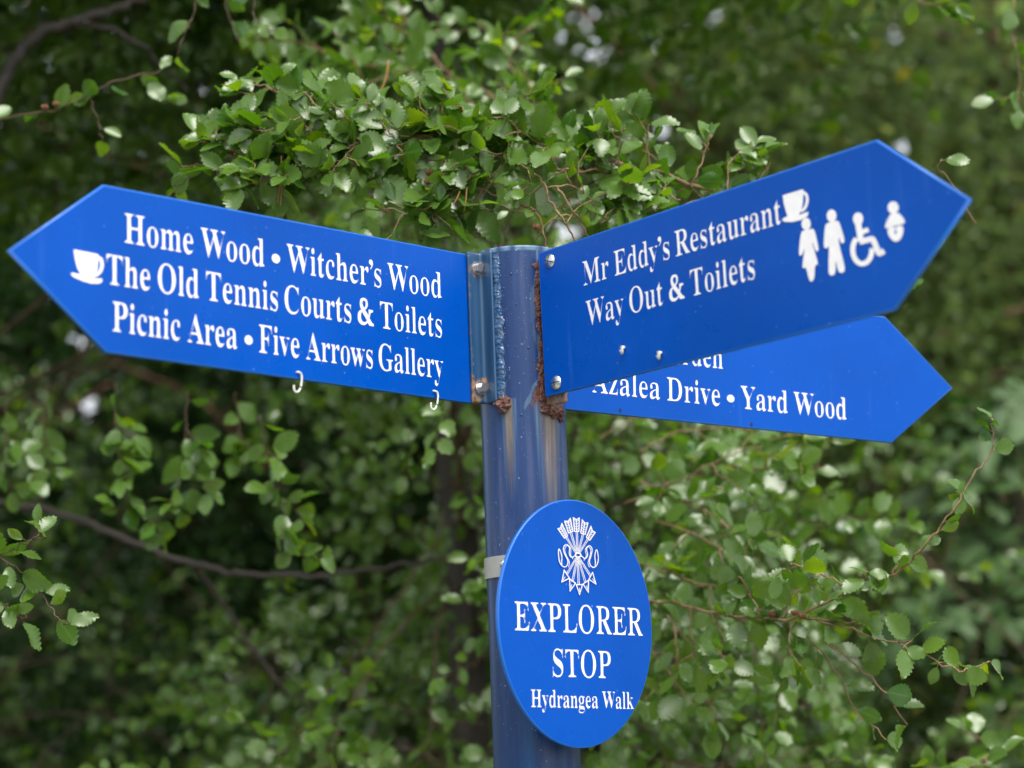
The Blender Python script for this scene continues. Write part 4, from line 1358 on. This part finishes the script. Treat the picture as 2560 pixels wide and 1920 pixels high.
# ---- rhododendrons at the right
def rhododendron(base, h, wdt, n, label, L=0.13):
    t = Tree('rhododendron_shrub', base, base[2] + h * 0.8, 0.035, M_BARK, label, 'shrub', 'large leaved shrubs at the right')
    b = Vector(base)
    W, Lv = Wood(), Leaves()
    for k in range(n):
        d = Vector(rng.normal(0, 1, 3)).normalized()
        if d.y > 0.5: d.y *= -0.6
        c = b + Vector((d.x * wdt, d.y * wdt * 0.8, h * (0.55 + 0.48 * d.z))) * (0.75 + 0.3 * rng.random()) if False else b + Vector((d.x * wdt * rng.uniform(.6, 1.05), d.y * wdt * 0.8, h * (0.52 + 0.5 * d.z)))
        q = t.from_trunk(max(0.2, c.z - 0.3))
        W.tube(bend([q, q.lerp(c, 0.5) + Vector((0, 0, -0.05)), c], 2), 0.008, 0.004, 5)
        ax = (Vector((d.x * 0.6, d.y * 0.6 - 0.35, 0.75)) + Vector(rng.normal(0, 0.2, 3))).normalized()
        s = ax.orthogonal().normalized(); u = ax.cross(s)
        v0 = min(1, max(0, rng.normal(0.4, 0.25)))
        for j in range(rng.integers(7, 12)):
            a = 2.4 * j
            r_ = (s * math.cos(a) + u * math.sin(a))
            ld = (r_ + ax * rng.uniform(-0.35, 0.45)).normalized()
            q = c - ax * 0.012 * (j % 4)
            if in_gap(q + ld * 0.05, 0.8, 0.06): continue
            Lv.add(q, ld, ax + r_ * 0.1, L * rng.uniform(0.75, 1.2), v0)
    o = t.own(W.build('branch', M_BARK, t.root))
    Lv.build('leaves', 'long', M_RHODO, o)
    return t
rhododendron((1.25, 3.0, 0), 2.4, 0.5, 130, 'dark long leaved shrub at the lower right behind the thin rising twig')
rhododendron((1.72, 3.2, 0), 3.0, 0.55, 150, 'tall long leaved shrub at the right edge beside the right arrow tip')
rhododendron((0.15, 3.9, 0), 2.3, 0.9, 200, 'long leaved shrub far behind the post, between the two small leaved trees')
rhododendron((2.3, 3.9, 0), 2.5, 0.85, 160, 'long leaved shrub just beyond the right edge of the view')

# ---- trees farther back
BG = [  # x, y, height, crown radius, crown middle, label
    (0.75, 4.6, 5.0, 1.25, 3.0, 'out of focus tree with reddish trunk above the right arrow sign'),
    (1.9, 5.6, 5.6, 1.5, 3.3, 'soft green tree behind the tip of the right arrow sign'),
    (-0.6, 5.2, 5.6, 1.4, 2.9, 'dim tree showing below the wire hooks of the left arrow sign'),
    (-2.2, 5.0, 5.6, 1.4, 2.7, 'dim tree at the far left behind the dark crown'),
    (3.3, 6.2, 6.0, 1.5, 3.0, 'soft tree beyond the right edge'),
    (1.3, 7.3, 6.6, 1.5, 3.7, 'soft tree seen between the two nearer trees at the right'),
    (3.9, 8.0, 7.0, 1.7, 3.9, 'soft tree behind the long leaved shrubs at the right'),
    (-1.2, 7.0, 6.6, 1.5, 3.6, 'dim tree farther back in the dark hollow at the lower left'),
    (-0.55, 8.2, 7.0, 2.0, 4.2, 'distant tree straight behind the post'),
    (2.6, 8.8, 7.5, 2.2, 4.6, 'distant tree over the tip of the right arrow'),
    (-2.6, 8.6, 7.5, 2.0, 3.6, 'distant tree over the tip of the left arrow'),
    (4.8, 9.6, 7.5, 2.1, 4.4, 'distant tree farthest right')]
for x, y, h, r_, zc, lab in BG:
    t = Tree('woodland_tree', (x, y, 0), h * 0.8, 0.05 + 0.010 * y, M_REDBARK, lab, group='trees in the background')
    W = Wood()
    for k in range(14):
        a = rng.uniform(0, 6.28); z = zc + rng.uniform(-0.8, 0.8) * r_
        q = t.from_trunk(z - 0.3)
        e = Vector((x + math.cos(a) * r_ * 0.85, y + math.sin(a) * r_ * 0.85, z + 0.25))
        W.tube(bend([q, q.lerp(e, 0.5) + Vector((0, 0, 0.1)), e], 2), 0.016, 0.005, 6)
    t.own(W.build('limbs', M_REDBARK, t.root))
    far = y > 7
    crown(t, (x, y, zc), (r_, r_ * 0.9, zc * 0.86), 13000 if not far else 11000, 0.062 if not far else 0.13, 'far', M_LEAF_SHADED if lab.startswith('dim') or x < -2 else M_LEAF_FAR, shell=0.12, gaps=1.0, cl=12, cs=0.13 if not far else 0.22)

# ---- small things caught in the twigs
def husks(tree, spots):
    for q in spots:
        c = at(*q)
        bm = bmesh.new()
        for k in range(4):
            g = bmesh.ops.create_icosphere(bm, subdivisions=2, radius=0.0026)
            a = k * 1.571 + q[0]
            bmesh.ops.scale(bm, vec=(0.75, 0.75, 1.25), verts=g['verts'])
            bmesh.ops.rotate(bm, matrix=Matrix.Rotation(0.55, 3, 'Y'), verts=g['verts'])
            bmesh.ops.translate(bm, vec=(0.0022, 0, 0), verts=g['verts'])
            bmesh.ops.rotate(bm, matrix=Matrix.Rotation(a, 3, 'Z'), verts=g['verts'])
        for v in bm.verts: v.co = v.co * (1 + 0.25 * noise.noise(v.co * 900)) + c
        tree.own(link('seed_husk', from_bm('seed_husk', bm), M_HUSK, tree.root))
husks(T_C, [(745, 385, .115), (1072, 432, .11), (1070, 455, .11), (1020, 365, .12), (618, 322, .15), (1987, 1532, .24), (1930, 1535, .26), (2005, 1540, .24), (1340, 568, .1)])
husks(T_L, [(112, 268, .375), (140, 260, .375), (578, 380, .16)])

def needles(pairs, label):
    W = Wood()
    for a, b, c in pairs: W.tube(bend(P3(a, b, c), 2), 0.0008, 0.0005, 5)
    link('pine_needles', mesh('pine_needles', W.V, W.F), M_NEEDLE, None, label, 'pine needles', 'dry pine needles caught in the twigs')
needles([((703, 390, .09), (702, 450, .09), (694, 508, .09)), ((703, 390, .09), (706, 450, .09), (701, 515, .09))], 'brown pair of pine needles hanging alone at the left end of the bright branch')
needles([((1167, 470, .09), (1165, 500, .09), (1160, 528, .09)), ((1150, 478, .09), (1143, 495, .09), (1135, 510, .09))], 'brown pine needles hanging just above the left arrow near the post')
needles([((972, 150, .25), (970, 195, .25), (940, 238, .25)), ((970, 152, .25), (963, 200, .25), (955, 228, .25))], 'brown pine needles lying in the upper middle leaves')

# ---- ground
def sheet(name, x0, y0, x1, y1, z, mat, n=40, amp=0.0):
    V, F = [], []
    for j in range(n + 1):
        for i in range(n + 1):
            x, y = x0 + (x1 - x0) * i / n, y0 + (y1 - y0) * j / n
            V.append((x, y, z + amp * noise.noise(Vector((x * 0.6, y * 0.6, 0)))))
    for j in range(n):
        for i in range(n):
            q = j * (n + 1) + i
            F.append((q, q + 1, q + n + 2, q + n + 1))
    link(name, mesh(name, V, F), mat, kind='structure')
sheet('ground', -400, -400, 400, 400, -0.01, M_GRASS, 60, 0.0)
sheet('soil', -7, 0.35, 8, 13, 0.03, M_SOIL, 40, 0.03)
sheet('path', -30, -3.6, 30, -0.45, -0.004, M_PATH, 40, 0.0)
